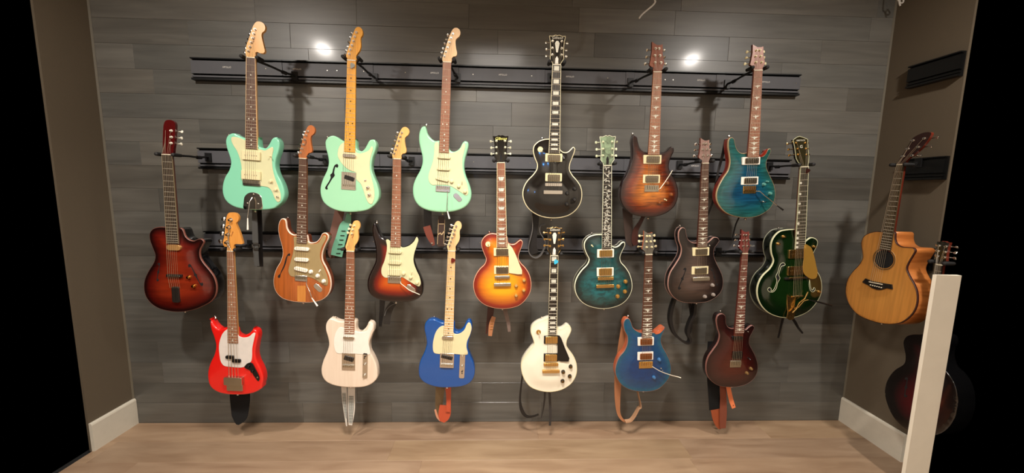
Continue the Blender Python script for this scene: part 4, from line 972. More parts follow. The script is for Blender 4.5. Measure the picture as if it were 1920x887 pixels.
g.head('tele', (669, 413.5), MAPLE, pegm=CREAM, nopeg=(0, 1, 2), text='Fender', textm=mat('decal_brown', (150, 90, 40), .5), texta=-1.3, texts=.5, textv=.5)
g.strings(g.B((327, 515)), .05); g.buttons((200, 108)); G15 = g

# 16 ---- blue single cut
g = Guitar('electric_guitar', 'bright blue single-cutaway electric guitar with cream pickguard and maple neck',
  [(320, 158), (288, 150), (245, 130), (197, 132), (166, 160), (158, 210), (170, 270), (177, 330), (158, 400), (125, 470), (110, 540), (117, 610), (150, 650), (210, 680), (290, 697), (380, 697), (460, 690), (522, 668), (561, 630), (578, 570), (570, 500), (541, 430), (521, 370), (530, 300), (551, 230), (556, 178), (545, 147), (525, 137), (507, 150), (488, 190), (460, 222), (432, 233), (413, 220), (405, 160), (360, 150)],
  (760, 570), ((840.2, 470.9), (854, 470.9)), ((832.1, 628.1), (850.1, 628.1)))
g.body(BLUE)
g.plate('pickguard', [(322, 182), (290, 190), (257, 228), (236, 290), (229, 350), (236, 400), (255, 412), (410, 415), (518, 418), (509, 360), (514, 310), (540, 250), (551, 200), (541, 160), (526, 154), (511, 172), (491, 215), (457, 243), (427, 250), (404, 243), (395, 220), (350, 215)], CREAM)
g.pickup('single', (306, 403, 264, 288), CHROME, pole=None)
g.box('bridge_plate', (288, 405, 410, 530), CHROME, -.003, .001, r=.002); g.box('bridge_pickup', (300, 395, 428, 455), HBK, -.008, -.002, r=.004, rot=-.22); g.bridge6((295, 398, 492, 526), CHROME, y=-.004, name='saddle_plate')
g.box('control_plate', (450, 495, 418, 618), CHROME, -.0022, .001, r=.008)
for p in ((475, 432), (473, 515)): g.knob(p, CHROME, .0085, .014)
g.switch((472, 560), BLACKP)
g.neck(MAPLE_P, MAPLE_P, 'dot', 21, inm=DARK_FILL)
g.head('tele', (857, 414.5), MAPLE_P, pegm=CHROME, text='Fender', textm=mat('decal_brown', (150, 90, 40), .5), texta=-1.3, texts=.5, textv=.5)
g.strings(g.B((346, 510)), .05); g.buttons((230, 130)); G16 = g

# 17 ---- white custom
g = Guitar('electric_guitar', 'ivory white single-cutaway electric guitar with black pickguard and gold hardware',
  [(342, 72), (300, 88), (242, 115), (207, 150), (200, 190), (220, 250), (227, 290), (195, 332), (150, 390), (121, 450), (124, 520), (150, 590), (195, 645), (260, 675), (340, 689), (420, 682), (490, 655), (546, 610), (580, 545), (584, 470), (562, 400), (522, 345), (499, 305), (501, 260), (525, 210), (538, 170), (526, 140), (502, 131), (480, 148), (455, 163), (430, 158), (417, 130), (412, 80), (375, 70)],
  (950, 580), ((1031.1, 478.9), (1045.5, 478.9)), ((1027.3, 626.2), (1042.8, 626.2)), T=.05, carve=.010)
g.body(WHITEL, r=.002, binding=IVORY)
g.plate('pickguard', [(420, 208), (436, 210), (450, 230), (485, 320), (519, 400), (510, 425), (450, 425), (418, 415)], BLACKP, y=-.0135, sm=False)
g.pickup('hb', (308, 432, 213, 280), BLACKP, (320, 420, 218, 275), im=GOLD, pole=GOLD); g.pickup('hb', (306, 428, 360, 427), BLACKP, (318, 415, 366, 422), im=GOLD, pole=GOLD)
g.bar((305, 425, 436, 460), GOLD, 'bridge', -.0115); g.bar((293, 437, 492, 515), GOLD, 'tailpiece', -.0115, .012)
for p in ((530, 472), (467, 512), (523, 553), (463, 590)): g.knob(p, mat('black_gold_knob', (40, 30, 14), .3), .0115, .013, capm=mat('dim_gold', (120, 92, 46), .3, .8))
g.switch((265, 187), CREAM, GOLD, .0135)
g.neck(EBONY, WHITEL, 'block', 22, bindm=IVORY)
g.head('book', (1040, 425), WHITEL, BLACKL, pegm=GOLD, bindm=GOLD, text='Gibson', texts=1.0, textv=.9)
P_ = [g.hf(p) for p in ((-.1, -.42), (.1, -.42), (.28, -.72), (.12, -.8), (-.12, -.8), (-.28, -.72))]
slab('headstock_inlay', P_, g.hy-.0006, g.hy+.0005, PEARL, g.root, step=0); P_ = [g.hf(p) for p in ((-.2, -.04), (.2, -.04), (.2, -.2), (0, -.3), (-.2, -.2))]
slab('truss_rod_cover', P_, g.hy-.0018, g.hy+.0005, WHITEP, g.root, step=0)
g.strings(g.B((365, 448)), .048, (0, g.B((365, 503))[1], -.021), ybr=-.023); g.buttons((300, 88)); G17 = g

# 18 ---- blue double cut
BL2 = topmat('ocean_blue_top', [(0, (8, 84, 104)), (.3, (3, 66, 106)), (1, (1, 50, 100))], 'quilt', .15)
g = Guitar('electric_guitar', 'ocean blue double-cutaway electric guitar with orange-brown sides and a long white tremolo arm',
  [(322, 238), (285, 225), (252, 195), (236, 150), (217, 122), (192, 125), (173, 160), (181, 220), (205, 270), (204, 330), (180, 390), (138, 440), (110, 510), (105, 570), (125, 630), (165, 680), (230, 715), (310, 730), (400, 728), (470, 705), (521, 660), (555, 610), (571, 550), (561, 480), (531, 410), (502, 360), (486, 310), (495, 260), (514, 220), (520, 197), (502, 190), (472, 212), (438, 235), (412, 240), (365, 230)],
  (1130, 570), ((1208.5, 476.9), (1221.5, 476.9)), ((1202.1, 632), (1220.6, 632)), carve=.008)
g.body(BL2, MAHOG_O, r=.003, edge=.09, binding=mat('natural_rim', (150, 100, 84), .4), bw=.002)
g.plate('cutaway_scoop', [(425, 232), (455, 222), (480, 200), (502, 190), (512, 200), (498, 222), (470, 245), (440, 250)], MAHOG_O, .001, conform=True, lift=.0006)
g.pickup('hb', (288, 420, 273, 340), WHITEP, (307, 405, 283, 332), im=mat('copper_cover', (150, 90, 50), .3, .8)); g.pickup('hb', (285, 415, 392, 460), WHITEP, (305, 403, 405, 452), im=mat('copper_cover', (150, 90, 50), .3, .8))
g.bridge6((297, 410, 472, 528), GOLD, saddle=GOLD, y=-.008)
g.arm([(402, 510), (415, 514), (455, 536), (500, 553), (550, 567), (600, 577), (618, 581)], mat('white_arm', (225, 215, 195), .3, .4), None, y=-.022)
for p in ((465, 457), (420, 602)): g.knob(p, mat('blue_clear_knob', (60, 110, 160), .1, coat=1), .0105)
g.switch((480, 530), CHROME)
g.neck(ROSE, MAHOG_O, 'bird', 22)
g.head('horn', (1217, 432), MAHOG_O, woodmat('grey_veneer', (84, 80, 70), (104, 98, 88), .3, .5), pegm=CREAM)
g.strings(g.B((352, 500)), .05, ybr=-.019); g.buttons((217, 122)); G18 = g

# 19 ---- dark red double cut
DR = topmat('dark_cherry_burst', [(0, (16, 4, 5)), (.2, (40, 8, 8)), (.6, (58, 13, 10)), (1, (74, 26, 16))], 'flame', .2)
g = Guitar('electric_guitar', 'very dark red double-cutaway electric guitar with a pale edge line, lower row far right',
  [(330, 205), (292, 195), (272, 160), (266, 100), (242, 82), (208, 92), (192, 130), (201, 200), (218, 260), (205, 320), (165, 380), (125, 440), (106, 510), (115, 590), (150, 640), (210, 680), (280, 692), (360, 690), (440, 670), (502, 625), (532, 570), (536, 500), (515, 430), (490, 380), (466, 330), (470, 280), (492, 235), (508, 195), (490, 178), (460, 195), (435, 215), (412, 205), (370, 195)],
  (1300, 570), ((1388, 475.1), (1399.3, 475.1)), ((1374.8, 623.6), (1391.9, 623.6)), carve=.008)
g.body(DR, mat('near_black_red_side', (22, 6, 7), .2, coat=.8), r=.003, edge=.1, binding=mat('rose_rim', (130, 88, 80), .35), bw=.0018)
g.pickup('single', (312, 402, 262, 290), BLACKP, pole=None); g.box('pickup', (315, 395, 388, 445), BLACKP, -.016, -.002, r=.003)
g.bridge6((298, 386, 464, 520), NICKEL, y=-.008)
for p in ((472, 533), (435, 567)): g.knob(p, mat('clear_amber_knob', (120, 90, 50), .1, coat=1), .0095)
for p in ((421, 226), (455, 230)): g.knob(p, CHROME, .004, .004, 'screw')
g.switch((452, 445), BLACKP)
g.neck(woodmat('red_brown_rosewood', (92, 44, 36), (116, 60, 50), .5), MAHOG, 'bird', 22)
g.head('horn', (1393, 430), REDH, woodmat('red_veneer', (98, 44, 40), (122, 60, 54), .3, .5), pegm=CHROME)
g.strings(g.B((342, 490)), .05, ybr=-.019); g.buttons((242, 82)); G19 = g

# 20 ---- spruce acoustic on the right wall
SPR = topmat('spruce_top', [(0, (196, 132, 60)), (1, (204, 142, 68))], 'grain', .12, rough=.35, coat=.4)
FLS = woodmat('flamed_maple_side', (150, 84, 36), (190, 118, 60), .3, .6, stretch=(4, 4, 60))
g = Guitar('acoustic_guitar', 'golden spruce-topped acoustic guitar with cutaway hanging on the right wall',
  [(338, 97), (290, 94), (240, 104), (196, 130), (176, 175), (182, 240), (186, 290), (160, 340), (110, 395), (75, 450), (60, 520), (65, 580), (95, 650), (150, 710), (230, 750), (320, 775), (400, 782), (470, 770), (530, 730), (570, 680), (590, 620), (590, 550), (570, 490), (531, 420), (513, 370), (525, 330), (560, 270), (577, 236), (563, 216), (520, 211), (470, 205), (440, 185), (427, 150), (424, 100), (380, 95)],
  (1570, 410), ((1683.4, 309), (1696.4, 309)), ((1650.6, 469.5), (1671.4, 468.5)), T=.105, plane=('x', 2.03), bs=3.944)
g.body(SPR, FLS, r=.0015, binding=mat('dark_wood_binding', (52, 22, 14), .4), bw=.0028)
c = g.B((345, 300)); b = MB(); b.cyl(c, .048, -.0008, .001, n=36); ho = b.build('sound_hole_disc', DARK_FILL, g.root)  # dark disc in place of an opening, its shade only painted
for rr, mm in ((.0535, mat('rosette_brown', (92, 66, 36), .4)), (.0575, mat('rosette_line', (150, 110, 60), .4))):
    b = MB(); b.tube([(c[0]+rr*math.cos(t*math.pi/18), -.0004, c[1]+rr*math.sin(t*math.pi/18)) for t in range(37)], .002, 5, False); b.build('rosette_ring', mm, g.root)
g.plate('bridge', [(192, 470), (215, 443), (262, 462), (350, 478), (408, 487), (413, 523), (372, 514), (330, 527), (300, 526), (262, 512), (235, 492)], EBONY, .008, sm=False)
g.plate('saddle', [(246, 464), (345, 484), (345, 490), (246, 470)], BONE, .012, sm=False)
b = MB()
for k in range(6): q = g.B((258+k*16, 490+k*4)); b.cyl(q, .0025, -.012, -.008, n=8)
tag(b.build('bridge_pins', BONE, g.root), kind='stuff')
g.neck(woodmat('olive_ebony', (54, 44, 28), (72, 60, 40), .5), MAHOG, None, 20)
g.head('acoustic', (1724, 249), MAHOG, mat('dark_rosewood_face', (44, 18, 14), .3, coat=.4), pegm=CHROME)
g.strings(g.B((296, 476)), .054, ybr=-.013); g.buttons(None); G20 = g
# 21 ---- dark archtop low on the right wall
DA = topmat('wine_red_burst', [(0, (6, 3, 4)), (.35, (10, 4, 5)), (.6, (46, 5, 10)), (1, (70, 8, 14))], None, rough=.2)
bo = [(340, 150), (285, 150), (240, 165), (216, 205), (222, 260), (231, 310), (222, 370), (150, 420), (97, 490), (75, 570), (85, 650), (130, 760), (190, 835), (270, 890), (350, 915), (440, 915), (520, 885), (585, 815), (620, 720), (625, 620), (600, 520), (550, 440), (500, 390), (475, 320), (480, 260), (500, 210), (490, 160), (450, 140), (410, 165), (400, 200), (390, 150)]
g = Guitar('acoustic_guitar', 'black and wine red archtop guitar low on the right wall, half hidden by white casing', bo,
  (1640, 590), ((1757, 497), (1769, 497)), ((1733, 636), (1753, 636)), T=.09, plane=('x', 2.05), bs=4.036)
g.body(DA, BLACKL, r=.003, edge=.12)
g.box('bridge', (330, 420, 640, 655), EBONY, -.015, .001, r=.002); g.fhole(fcurve((250, 480), (225, 620), 8, 1), DARK_FILL)
g.neck(EBONY, MAHOG, None, 20)
g.head('book', (1768, 452), MAHOG, BLACKL, pegm=CHROME)
g.strings(g.B((375, 648)), .05, ybr=-.018); G21 = g

# ------------------------------------------------------------------ wall hangers
def hanger(g, foot, label, dz=.012):
    """swivel arm from the slat rail to a padded yoke holding the neck just below the head"""
    yk = g.nz+dz; c = g.M @ Vector((g.nx, g.fy+.045, yk))
    if g.pl[0] == 'y': F = Vector(unp(foot[0], foot[1], ('y', WALL_Y-.03)))
    else: F = Vector(unp(foot[0], foot[1], ('x', XR-.03)))
    r = bpy.data.objects.new('guitar_hanger', None); C.objects.link(r); r.location = F
    tag(r, label, 'hanger', 'swivel guitar hangers on the slat rails')
    en = Vector(g.en); er = Vector(g.er); eu = Vector(g.eu)
    b = MB(); q = []
    for s0, s1 in ((-1, -1), (1, -1), (1, 1), (-1, 1)): q.append((s0, s1))
    V = [Vector(er)*(.016*a)+Vector((0, 0, 1))*(.024*c_)+en*d for d in (-.006, .003) for a, c_ in q]
    b.add(V, [(0, 1, 2, 3), (7, 6, 5, 4), (0, 4, 5, 1), (1, 5, 6, 2), (2, 6, 7, 3), (3, 7, 4, 0)]); b.build('mount_plate', BLACKM, r, smooth=False)
    d = c-F
    b = MB(); b.tube([en*0, -en*.02, d*.30+Vector((0, 0, -.004)), d*.6, d-en*.004], [.006, .006, .0055, .0055, .0065], 10); a_ = b.build('arm', BLACKM, r)
    b = MB(); b.tube([d*.3-Vector((0, 0, .004))-d.normalized()*.012, d*.3-Vector((0, 0, .004))+d.normalized()*.012], .0095, 10); b.build('swivel_joint', BLACKM, a_)
    hw = g.nw/2+.016; b = MB(); pts = []
    for t in (-1, -.8, -.45, 0, .45, .8, 1):
        pts.append(d+er*(hw*t)-en*(.046*abs(t)**3))
    b.tube(pts, .005, 8); y = b.build('yoke', BLACKM, r)
    for s in (-1, 1):
        b = MB(); e = d+er*(hw*s)
        b.tube([e-en*.008, e-en*.012, e-en*.052, e-en*.060, e-en*.064], [.004, .0085, .0095, .0085, .003], 12); b.build('rubber_pad', RUBBER, y)
HG = [(G1, (553, 143), 'black swivel hanger holding the first green guitar at the left end of the top rail'), (G2, (703, 146), 'black swivel hanger behind the amber maple neck'),
 (G3, (858, 146), 'black swivel hanger behind the pale neck of the top row third guitar'), (G4, (1032, 146), 'black swivel hanger behind the neck of the black guitar'),
 (G5, (1182, 155), 'black swivel hanger reaching left from the amber burst guitar on the top rail'), (G6, (1363, 158), 'black swivel hanger reaching left from the teal guitar on the top rail'),
 (G7, (391, 295), 'black swivel hanger holding the leftmost archtop'), (G8, (611, 299), 'black swivel hanger behind the orange-brown headstock'), (G9, (772, 302), 'black swivel hanger beside the sunburst guitar headstock'),
 (G10, (939, 306), 'black swivel hanger under the headstock with yellow script'), (G11, (1130, 308), 'black swivel hanger behind the abalone headstock'), (G12, (1274, 309), 'black swivel hanger on the middle rail holding the charcoal semi-hollow guitar'),
 (G13, (1443, 312), 'black swivel hanger holding the green hollow-body guitar at the right end of the middle rail'), (G14, (470, 458), 'black swivel hanger behind the red bass headstock'),
 (G15, (668, 458), 'black swivel hanger behind the neck of the cream white guitar'), (G16, (852, 458), 'black swivel hanger behind the neck of the bright blue guitar'), (G17, (1032, 462), 'black swivel hanger behind the neck of the ivory white guitar'),
 (G18, (1200, 464), 'black swivel hanger behind the neck of the ocean blue guitar'), (G19, (1347, 472), 'black swivel hanger reaching left from the very dark red guitar')]
for g_, ft, lb in HG: hanger(g_, ft, lb, .001 if g_ in (G1, G7) else .012)
hanger(G20, (1722, 305), 'black hanger holding the acoustic guitar on the right wall', 0)
hanger(G21, (1765, 468), 'black hanger on the right wall holding the wine red archtop')

# ------------------------------------------------------------------ straps
def ribbon(name, pts, Y, m, parent=None, th=.0028, edge=0, O=None, sm=True):
    """a band along photographed points (x, y, width in px); edge turns its broad side into the depth"""
    P = [np.array([*unp(p[0], p[1], ('y', Y))]) for p in pts]; wd = [p[2]*.00255 for p in pts]; dy = [p[3] if len(p) > 3 else 0 for p in pts]
    # dense
    Q = []; n = len(P); K = 4
    A = [np.concatenate([p, [w_, d_]]) for p, w_, d_ in zip(P, wd, dy)]
    A = [2*A[0]-A[1]]+A+[2*A[-1]-A[-2]]
    for i in range(1, len(A)-2):
        for j in range(K):
            t = j/K; Q.append(.5*((2*A[i])+(-A[i-1]+A[i+1])*t+(2*A[i-1]-5*A[i]+4*A[i+1]-A[i+2])*t*t+(-A[i-1]+3*A[i]-3*A[i+1]+A[i+2])*t**3))
    Q.append(A[-2]); V = []; F = []
    O = np.zeros(3) if O is None else np.array(O)
    for i, q in enumerate(Q):
        d = Q[min(i+1, len(Q)-1)][:3]-Q[max(i-1, 0)][:3]; d[1] = 0; d /= max(np.linalg.norm(d), 1e-9)
        s = np.array([-d[2], 0, d[0]]); w_ = q[3]/2; p = q[:3]+np.array([0, q[4], 0])-O
        ax, nn = (s, np.array([0, 1., 0])) if not edge else (np.array([0, 1., 0]), s)
        if edge: w_ = edge/2; t2 = max(th, q[3])/2
        else: t2 = th/2
        for a, b_ in ((-1, -1), (1, -1), (1, 1), (-1, 1)): V.append(p+ax*w_*a+nn*t2*b_)
    for i in range(len(Q)-1):
        for k in range(4): F.append((i*4+k, i*4+(k+1) % 4, (i+1)*4+(k+1) % 4, (i+1)*4+k))
    F += [(3, 2, 1, 0), tuple((len(Q)-1)*4+k for k in range(4))]
    o = mesh(name, V, F, m, parent, angle=60); return o
LB = mat('black_leather', (20, 18, 18), .45, bump=.3, scale=400); LG = mat('worn_black_leather', (46, 44, 44), .4, bump=.3, scale=300)
VEL = mat('black_velvet', (6, 6, 7), .95); TAN = mat('tan_leather', (168, 112, 76), .5, bump=.2, scale=250); ROSEB = mat('rose_brown_suede', (112, 78, 66), .8)
MNT = mat('mint_leather', (106, 168, 140), .5); REDL = mat('red_brown_leather', (186, 78, 48), .45, bump=.2, scale=250); DKB = mat('dark_brown_leather', (60, 26, 18), .5, bump=.2, scale=250)
OLIVE = mat('olive_tan_backing', (122, 100, 70), .7); ORT = mat('orange_tan_leather', (236, 132, 84), .5); RUST = mat('rust_suede', (122, 62, 40), .85)
GRYS = mat('grey_brown_strap', (110, 92, 84), .5); CRS = mat('cream_stitch', (186, 160, 120), .6)
def strap(label, px, Y=2.04):
    r = bpy.data.objects.new('guitar_strap', None); C.objects.link(r); O = unp(px[0], px[1], ('y', Y)); r.location = Vector(O); tag(r, label, 'strap', 'guitar straps hanging under the guitars'); return r, O
YS = 2.03
def band(r, O, nm, pts, m, Y=YS, edge=0, th=.0028): return ribbon(nm, pts, Y, m, r, th, edge, O)
r, O = strap('black woven strap with silver buckle under the first green guitar', (480, 395))
band(r, O, 'band', [(483, 385, 15), (485, 420, 15), (486, 460, 14), (487, 490, 14), (488, 500, 12)], LB, 2.04)
band(r, O, 'front_band', [(477, 385, 9), (478, 420, 11), (479, 455, 12), (480, 478, 11), (482, 499, 10)], mat('grey_webbing', (66, 66, 64), .7, bump=.4, scale=500), 2.01)
b = MB(); z0 = unp(480, 461, ('y', 2.0)) - O
for a, c in (((-.02, -.016), (.02, -.011)), ((-.02, .011), (.02, .016)), ((-.02, -.016), (-.015, .016)), ((.015, -.016), (.02, .016))): b.box((z0[0]+a[0], z0[1]-.002, z0[2]+a[1]), (z0[0]+c[0], z0[1]+.002, z0[2]+c[1]))
b.build('buckle', CHROME, r, smooth=False)
r, O = strap('wide rose-brown and mint green strap under the f-hole green guitar', (640, 395))
band(r, O, 'backing', [(640, 380, 18), (636, 400, 20), (627, 440, 20), (621, 470, 16), (624, 484, 10)], ROSEB, 2.05)
o = band(r, O, 'mint_band', [(654, 400, 9), (652, 416, 14), (646, 424, 20), (640, 445, 22), (634, 465, 24), (631, 480, 24)], MNT, 2.02)
for k in range(6):
    q = unp(644-k*1.9, 433+k*8.4, ('y', 2.016))-O; b = MB(); b.box((q[0]-.011, q[1]-.002, q[2]-.0016), (q[0]+.011, q[1], q[2]+.0016)); b.build('slot', DARK_FILL, o, smooth=False)
r, O = strap('black leather strap with brown stitched end pieces under the third green guitar', (805, 400))
band(r, O, 'band', [(802, 385, 17), (802, 410, 17), (804, 432, 16)], LB, 2.04)
o = band(r, O, 'end_tab', [(800, 424, 16), (805, 440, 15), (810, 452, 11), (813, 460, 6)], mat('red_brown_tab', (110, 52, 38), .5), 2.03)
for p in ((810, 456),):
    q = unp(*p, ('y', 2.026))-O; b = MB(); b.cyl((q[0], q[2]), .005, q[1]-.002, q[1], n=10); b.build('rivet', CHROME, o)
o = band(r, O, 'printed_band', [(828, 405, 13), (827, 430, 14), (826, 448, 14), (826, 462, 14)], mat('dark_brown_print', (56, 38, 30), .5), 2.02)
for nm, q in (('stitch_line', [(822, 412, 1), (821, 440, 1), (820, 458, 1)]), ('stitch_line', [(834, 412, 1), (833, 440, 1), (832, 458, 1)]), ('stitch_line', [(821, 420, 1.4), (828, 420, 1.4), (834, 420, 1.4)]), ('lightning_mark', [(821, 440, 2), (826, 437, 2), (828, 440, 2), (834, 432, 2)])): ribbon(nm, q, 2.017, CRS, o, .0012, 0, O)
r, O = strap('looped black leather strap with pale edge left of the ivory guitar headstock', (1003, 405))
band(r, O, 'band', [(1004, 395, 15), (1004, 415, 15), (1000, 440, 17), (998, 462, 20), (1002, 476, 20)], LB, 2.04)
band(r, O, 'loop_edge', [(997, 400, 1.6), (998, 430, 1.6), (991, 460, 1.8), (993, 476, 2), (1004, 483, 2.2), (1015, 476, 2), (1022, 458, 1.8), (1019, 447, 1.6), (1012, 435, 1.4), (1013, 424, 1.4), (1022, 420, 1.3)], mat('grey_leather_edge', (92, 90, 88), .4), 2.03, edge=.03)
r, O = strap('dark brown strap draped under the amber burst guitar', (1180, 400))
band(r, O, 'band', [(1176, 390, 22), (1178, 420, 20), (1180, 450, 16), (1186, 462, 8)], mat('smoky_brown', (62, 48, 42), .5), 2.05)
band(r, O, 'fold', [(1208, 402, 8), (1200, 418, 9), (1192, 432, 12), (1190, 450, 14), (1192, 460, 10)], DKB, 2.03)
r, O = strap('thin black strap falling left of the teal flamed guitar', (1357, 300))
band(r, O, 'band', [(1361, 262, 7), (1355, 290, 6), (1347, 320, 5), (1341, 350, 4), (1336, 380, 4), (1326, 405, 4)], LB, 2.0)
band(r, O, 'tail', [(1386, 407, 3), (1380, 420, 3), (1376, 435, 3), (1373, 450, 3)], LB, 2.05)
r, O = strap('black strap under the black-edged sunburst guitar', (727, 570))
band(r, O, 'band', [(717, 562, 12), (716, 580, 10), (714, 600, 8), (713, 612, 6)], LB, 2.05)
band(r, O, 'fold', [(738, 568, 14), (731, 578, 15), (726, 592, 16), (725, 608, 14)], mat('charcoal_leather', (38, 36, 34), .4), 2.02)
band(r, O, 'fold_edge', [(742, 569, 1.5), (733, 573, 1.5), (725, 581, 1.5), (721, 592, 1.5)], mat('grey_leather_edge', (92, 90, 88), .4), 2.01)
r, O = strap('dark red-brown strap ends hanging below the cherry sunburst guitar', (930, 580))
band(r, O, 'band', [(921, 572, 15), (919, 590, 14), (915, 610, 8), (912, 626, 4)], DKB, 2.05)
o = band(r, O, 'tan_end', [(926, 594, 9), (922, 606, 11), (920, 618, 10), (919, 630, 8)], TAN, 2.03)
for k in range(4):
    q = unp(923-k*.5, 602+k*5, ('y', 2.026))-O; b = MB(); b.box((q[0]-.008, q[1]-.001, q[2]-.0012), (q[0]+.008, q[1], q[2]+.0012)); b.build('slot', mat('yellow_slot', (170, 120, 40), .6), o, smooth=False)
band(r, O, 'grey_end', [(946, 575, 10), (949, 590, 9), (953, 605, 8), (955, 622, 6)], GRYS, 2.03)
r, O = strap('black strap loop hanging below the charcoal semi-hollow guitar', (1275, 570))
band(r, O, 'loop', [(1264, 560, 6), (1258, 580, 7), (1256, 600, 7), (1262, 622, 6), (1275, 636, 5), (1288, 643, 4), (1293, 636, 5), (1288, 622, 6), (1292, 605, 5), (1300, 588, 6), (1302, 570, 5)], LB, 2.03, edge=.03)
band(r, O, 'inner_band', [(1293, 566, 7), (1296, 590, 6), (1296, 615, 5), (1290, 632, 4)], LB, 2.05)
r, O = strap('black strap legs spread below the green hollow-body guitar', (1475, 598))
band(r, O, 'leg_band', [(1470, 590, 6), (1466, 605, 5), (1462, 622, 4), (1459, 634, 4)], LB, 2.04)
band(r, O, 'other_band', [(1482, 592, 5), (1490, 603, 6), (1497, 615, 5), (1505, 625, 4)], LB, 2.04)
r, O = strap('wide black velvet strap hanging to a point below the red bass', (450, 740))
band(r, O, 'band', [(449, 725, 42), (450, 745, 43), (450, 765, 39), (449, 782, 32), (447, 791, 18), (446, 796, 5)], VEL, 2.03, th=.006)
# white strap with black lattice
r, O = strap('white strap with black woven lattice below the cream white guitar', (654, 727))
PAT, nt, bs = (lambda t: (t[0], t[1], t[2]))(base_mat('lattice_print'))
tc = nt.nodes.new('ShaderNodeTexCoord'); sx = nt.nodes.new('ShaderNodeSeparateXYZ'); nt.links.new(tc.outputs['Object'], sx.inputs[0])
def mth(op, a, b=None):
    n_ = nt.nodes.new('ShaderNodeMath'); n_.operation = op
    for i, v in enumerate((a, b)):
        if v is None: continue
        if isinstance(v, (int, float)): n_.inputs[i].default_value = v
        else: nt.links.new(v, n_.inputs[i])
    return n_.outputs[0]
k1 = mth('MULTIPLY', sx.outputs[0], 420); k2 = mth('MULTIPLY', sx.outputs[2], 330)
pt = mth('MULTIPLY', mth('SINE', mth('ADD', k1, k2)), mth('SINE', mth('SUBTRACT', k1, k2)))
gt = mth('GREATER_THAN', pt, .12); mx = nt.nodes.new('ShaderNodeMix'); mx.data_type = 'RGBA'
mx.inputs['A'].default_value = (*lin((196, 198, 190)), 1); mx.inputs['B'].default_value = (*lin((22, 22, 24)), 1)
nt.links.new(gt, mx.inputs['Factor']); nt.links.new(mx.outputs['Result'], bs.inputs['Base Color']); bs.inputs['Roughness'].default_value = .6
WS = mat('white_strap_leather', (214, 208, 198), .5)
band(r, O, 'white_band', [(659, 720, 16), (659, 745, 16), (659, 770, 15), (657, 797, 8)], WS, 2.03)
band(r, O, 'lattice_panel', [(658.5, 743, 10.5), (658.5, 765, 10.5), (657.5, 793, 7)], PAT, 2.027, th=.0014)
band(r, O, 'white_fold', [(645, 724, 12), (646, 745, 11.5), (648, 775, 7), (650, 799, 2.5)], WS, 2.04)
band(r, O, 'lattice_fold', [(645, 737, 7), (646, 755, 7), (648, 775, 4.5), (649, 785, 2)], PAT, 2.037, th=.0014)
r, O = strap('orange-red leather strap folded below the bright blue guitar', (832, 727))
band(r, O, 'backing', [(826, 722, 22), (824, 745, 19), (823, 765, 16), (826, 782, 12), (829, 790, 6)], OLIVE, 2.06)
band(r, O, 'tab', [(840, 722, 14), (841, 740, 11), (841, 760, 10), (840, 772, 10)], REDL, 2.02)
band(r, O, 'loop_front', [(835, 760, 25), (834, 772, 28), (832, 783, 24), (829, 791, 10)], REDL, 2.03)
band(r, O, 'fold_edge', [(816, 768, 4), (820, 781, 5), (826, 789, 4)], mat('pale_salmon', (200, 140, 110), .6), 2.035)
r, O = strap('thin black strap tails curling below the ivory white guitar', (1030, 735))
band(r, O, 'curl', [(981, 655, 3), (985, 625, 2), (984, 660, 3), (980, 700, 4), (977, 725, 4), (975, 750, 5), (978, 768, 8), (986, 780, 7), (998, 781, 5), (1010, 777, 4)][2:], DKB if False else LB, 2.05)
band(r, O, 'thin_tail', [(1022, 728, 5), (1021, 750, 4), (1018, 770, 3), (1015, 783, 2)], LG, 2.05)
band(r, O, 'tail', [(1030, 728, 6), (1031, 750, 5.5), (1032, 775, 5.5), (1031, 798, 5)], LG, 2.02)
r, O = strap('tan leather strap looped around the left of the ocean blue guitar', (1165, 700))
band(r, O, 'band', [(1172, 600, 12), (1168, 630, 15), (1163, 665, 16), (1159, 700, 16), (1158, 730, 15), (1158, 755, 12), (1160, 775, 8), (1166, 786, 6), (1172, 790, 5)], TAN, 2.04)
band(r, O, 'loop', [(1172, 790, 3), (1182, 788, 3), (1190, 778, 3), (1197, 765, 2.5), (1201, 762, 2), (1198, 745, 2), (1195, 733, 2)], mat('pale_tan_edge', (176, 136, 104), .5), 2.03, edge=.025)
r, O = strap('wide black and rust suede strap with orange tag below the very dark red guitar', (1345, 740))
band(r, O, 'black_band', [(1336, 640, 22), (1335, 680, 26), (1337, 710, 28), (1339, 745, 27), (1340, 768, 26)], VEL, 2.05)
band(r, O, 'rust_band', [(1355, 715, 14), (1356, 745, 15), (1356, 775, 17), (1355, 803, 14)], RUST, 2.035)
band(r, O, 'rust_back', [(1342, 768, 24), (1344, 785, 20), (1348, 798, 14), (1352, 803, 8)], mat('orange_rust_leather', (150, 72, 38), .6), 2.045)
o = band(r, O, 'orange_tag', [(1365, 722, 10), (1368, 738, 10), (1372, 754, 10), (1376, 765, 9)], ORT, 2.02)
q = unp(1375, 760, ('y', 2.016))-O; b = MB(); b.cyl((q[0], q[2]), .0025, q[1]-.001, q[1], n=8); b.build('eyelet', DARK_FILL, o)

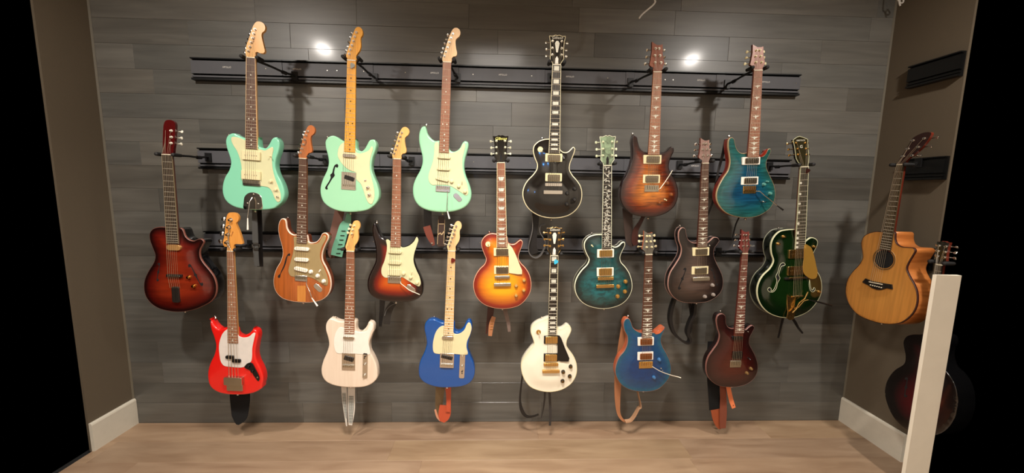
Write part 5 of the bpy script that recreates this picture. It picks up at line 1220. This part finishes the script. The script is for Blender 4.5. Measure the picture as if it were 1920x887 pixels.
# ------------------------------------------------------------------ picks in the strings
def pick(px, py, g, m, label):
    O = unp(px, py, g.pl); O = O+np.array([0, g.fy-.0062, 0])
    P = crom([(0, -.014), (.0115, .004), (.0095, .011), (0, .0125), (-.0095, .011), (-.0115, .004)], 4)
    o = slab('guitar_pick', P, -.0004, .0005, m, None, step=0); o.location = Vector(O); o.rotation_euler = (0, .5, 0)
    tag(o, label, 'pick')
pick(662, 125, G2, mat('grey_marbled_pick', (130, 128, 120), .3, var=.3, scale=200), 'grey guitar pick tucked in the strings at the top of the amber maple neck')
pick(849.5, 488, G16, mat('dark_red_pick', (96, 24, 16), .3), 'dark red guitar pick tucked in the strings of the blue guitar')
pick(1041, 490, G17, mat('cyan_pick', (60, 178, 214), .3), 'cyan guitar pick tucked in the strings of the ivory white guitar')
pick(1508, 321, G13, mat('brown_pick', (50, 24, 18), .3), 'dark brown guitar pick at the nut of the green hollow-body guitar')

# ------------------------------------------------------------------ loose white cords hanging from the ceiling
WC = mat('white_cord_jacket', (196, 192, 184), .5)
def cord(pts, Y, label, r=.004):
    P = [unp(a, b, ('y', Y)) for a, b in pts]; top = P[0].copy(); top[2] = CEIL; P = [top]+P
    Q = []; 
    A = [2*P[0]-P[1]]+P+[2*P[-1]-P[-2]]
    for i in range(1, len(A)-2):
        for j in range(5):
            t = j/5; Q.append(.5*((2*A[i])+(-A[i-1]+A[i+1])*t+(2*A[i-1]-5*A[i]+4*A[i+1]-A[i+2])*t*t+(-A[i-1]+3*A[i]-3*A[i+1]+A[i+2])*t**3))
    Q.append(A[-2]); b = MB(); b.tube([Vector(q) for q in Q], r, 8); o = b.build('white_cord', WC); tag(o, label, 'cord')
cord([(1228, -8), (1229, 2), (1224, 10), (1212, 20), (1203, 28), (1198, 35)], 1.9, 'short white cord dangling from above, right of the black guitar headstock')
cord([(1682, -10), (1684, 0), (1690, 6), (1694, 2), (1690, -4), (1686, 4), (1688, 11)], 2.1, 'curl of white cord at the top right corner of the dark wall')
# ------------------------------------------------------------------ a small blue lamp behind the camera, seen only as glints in the lacquer
l = bpy.data.lights.new('blue_led', 'AREA'); l.shape = 'DISK'; l.size = .09; l.energy = 1.2; l.color = (.05, .35, 1.0)
o = bpy.data.objects.new('blue_led', l); C.objects.link(o); o.location = (-.55, -1.2, 1.7); o.rotation_euler = (math.radians(85), 0, 0)
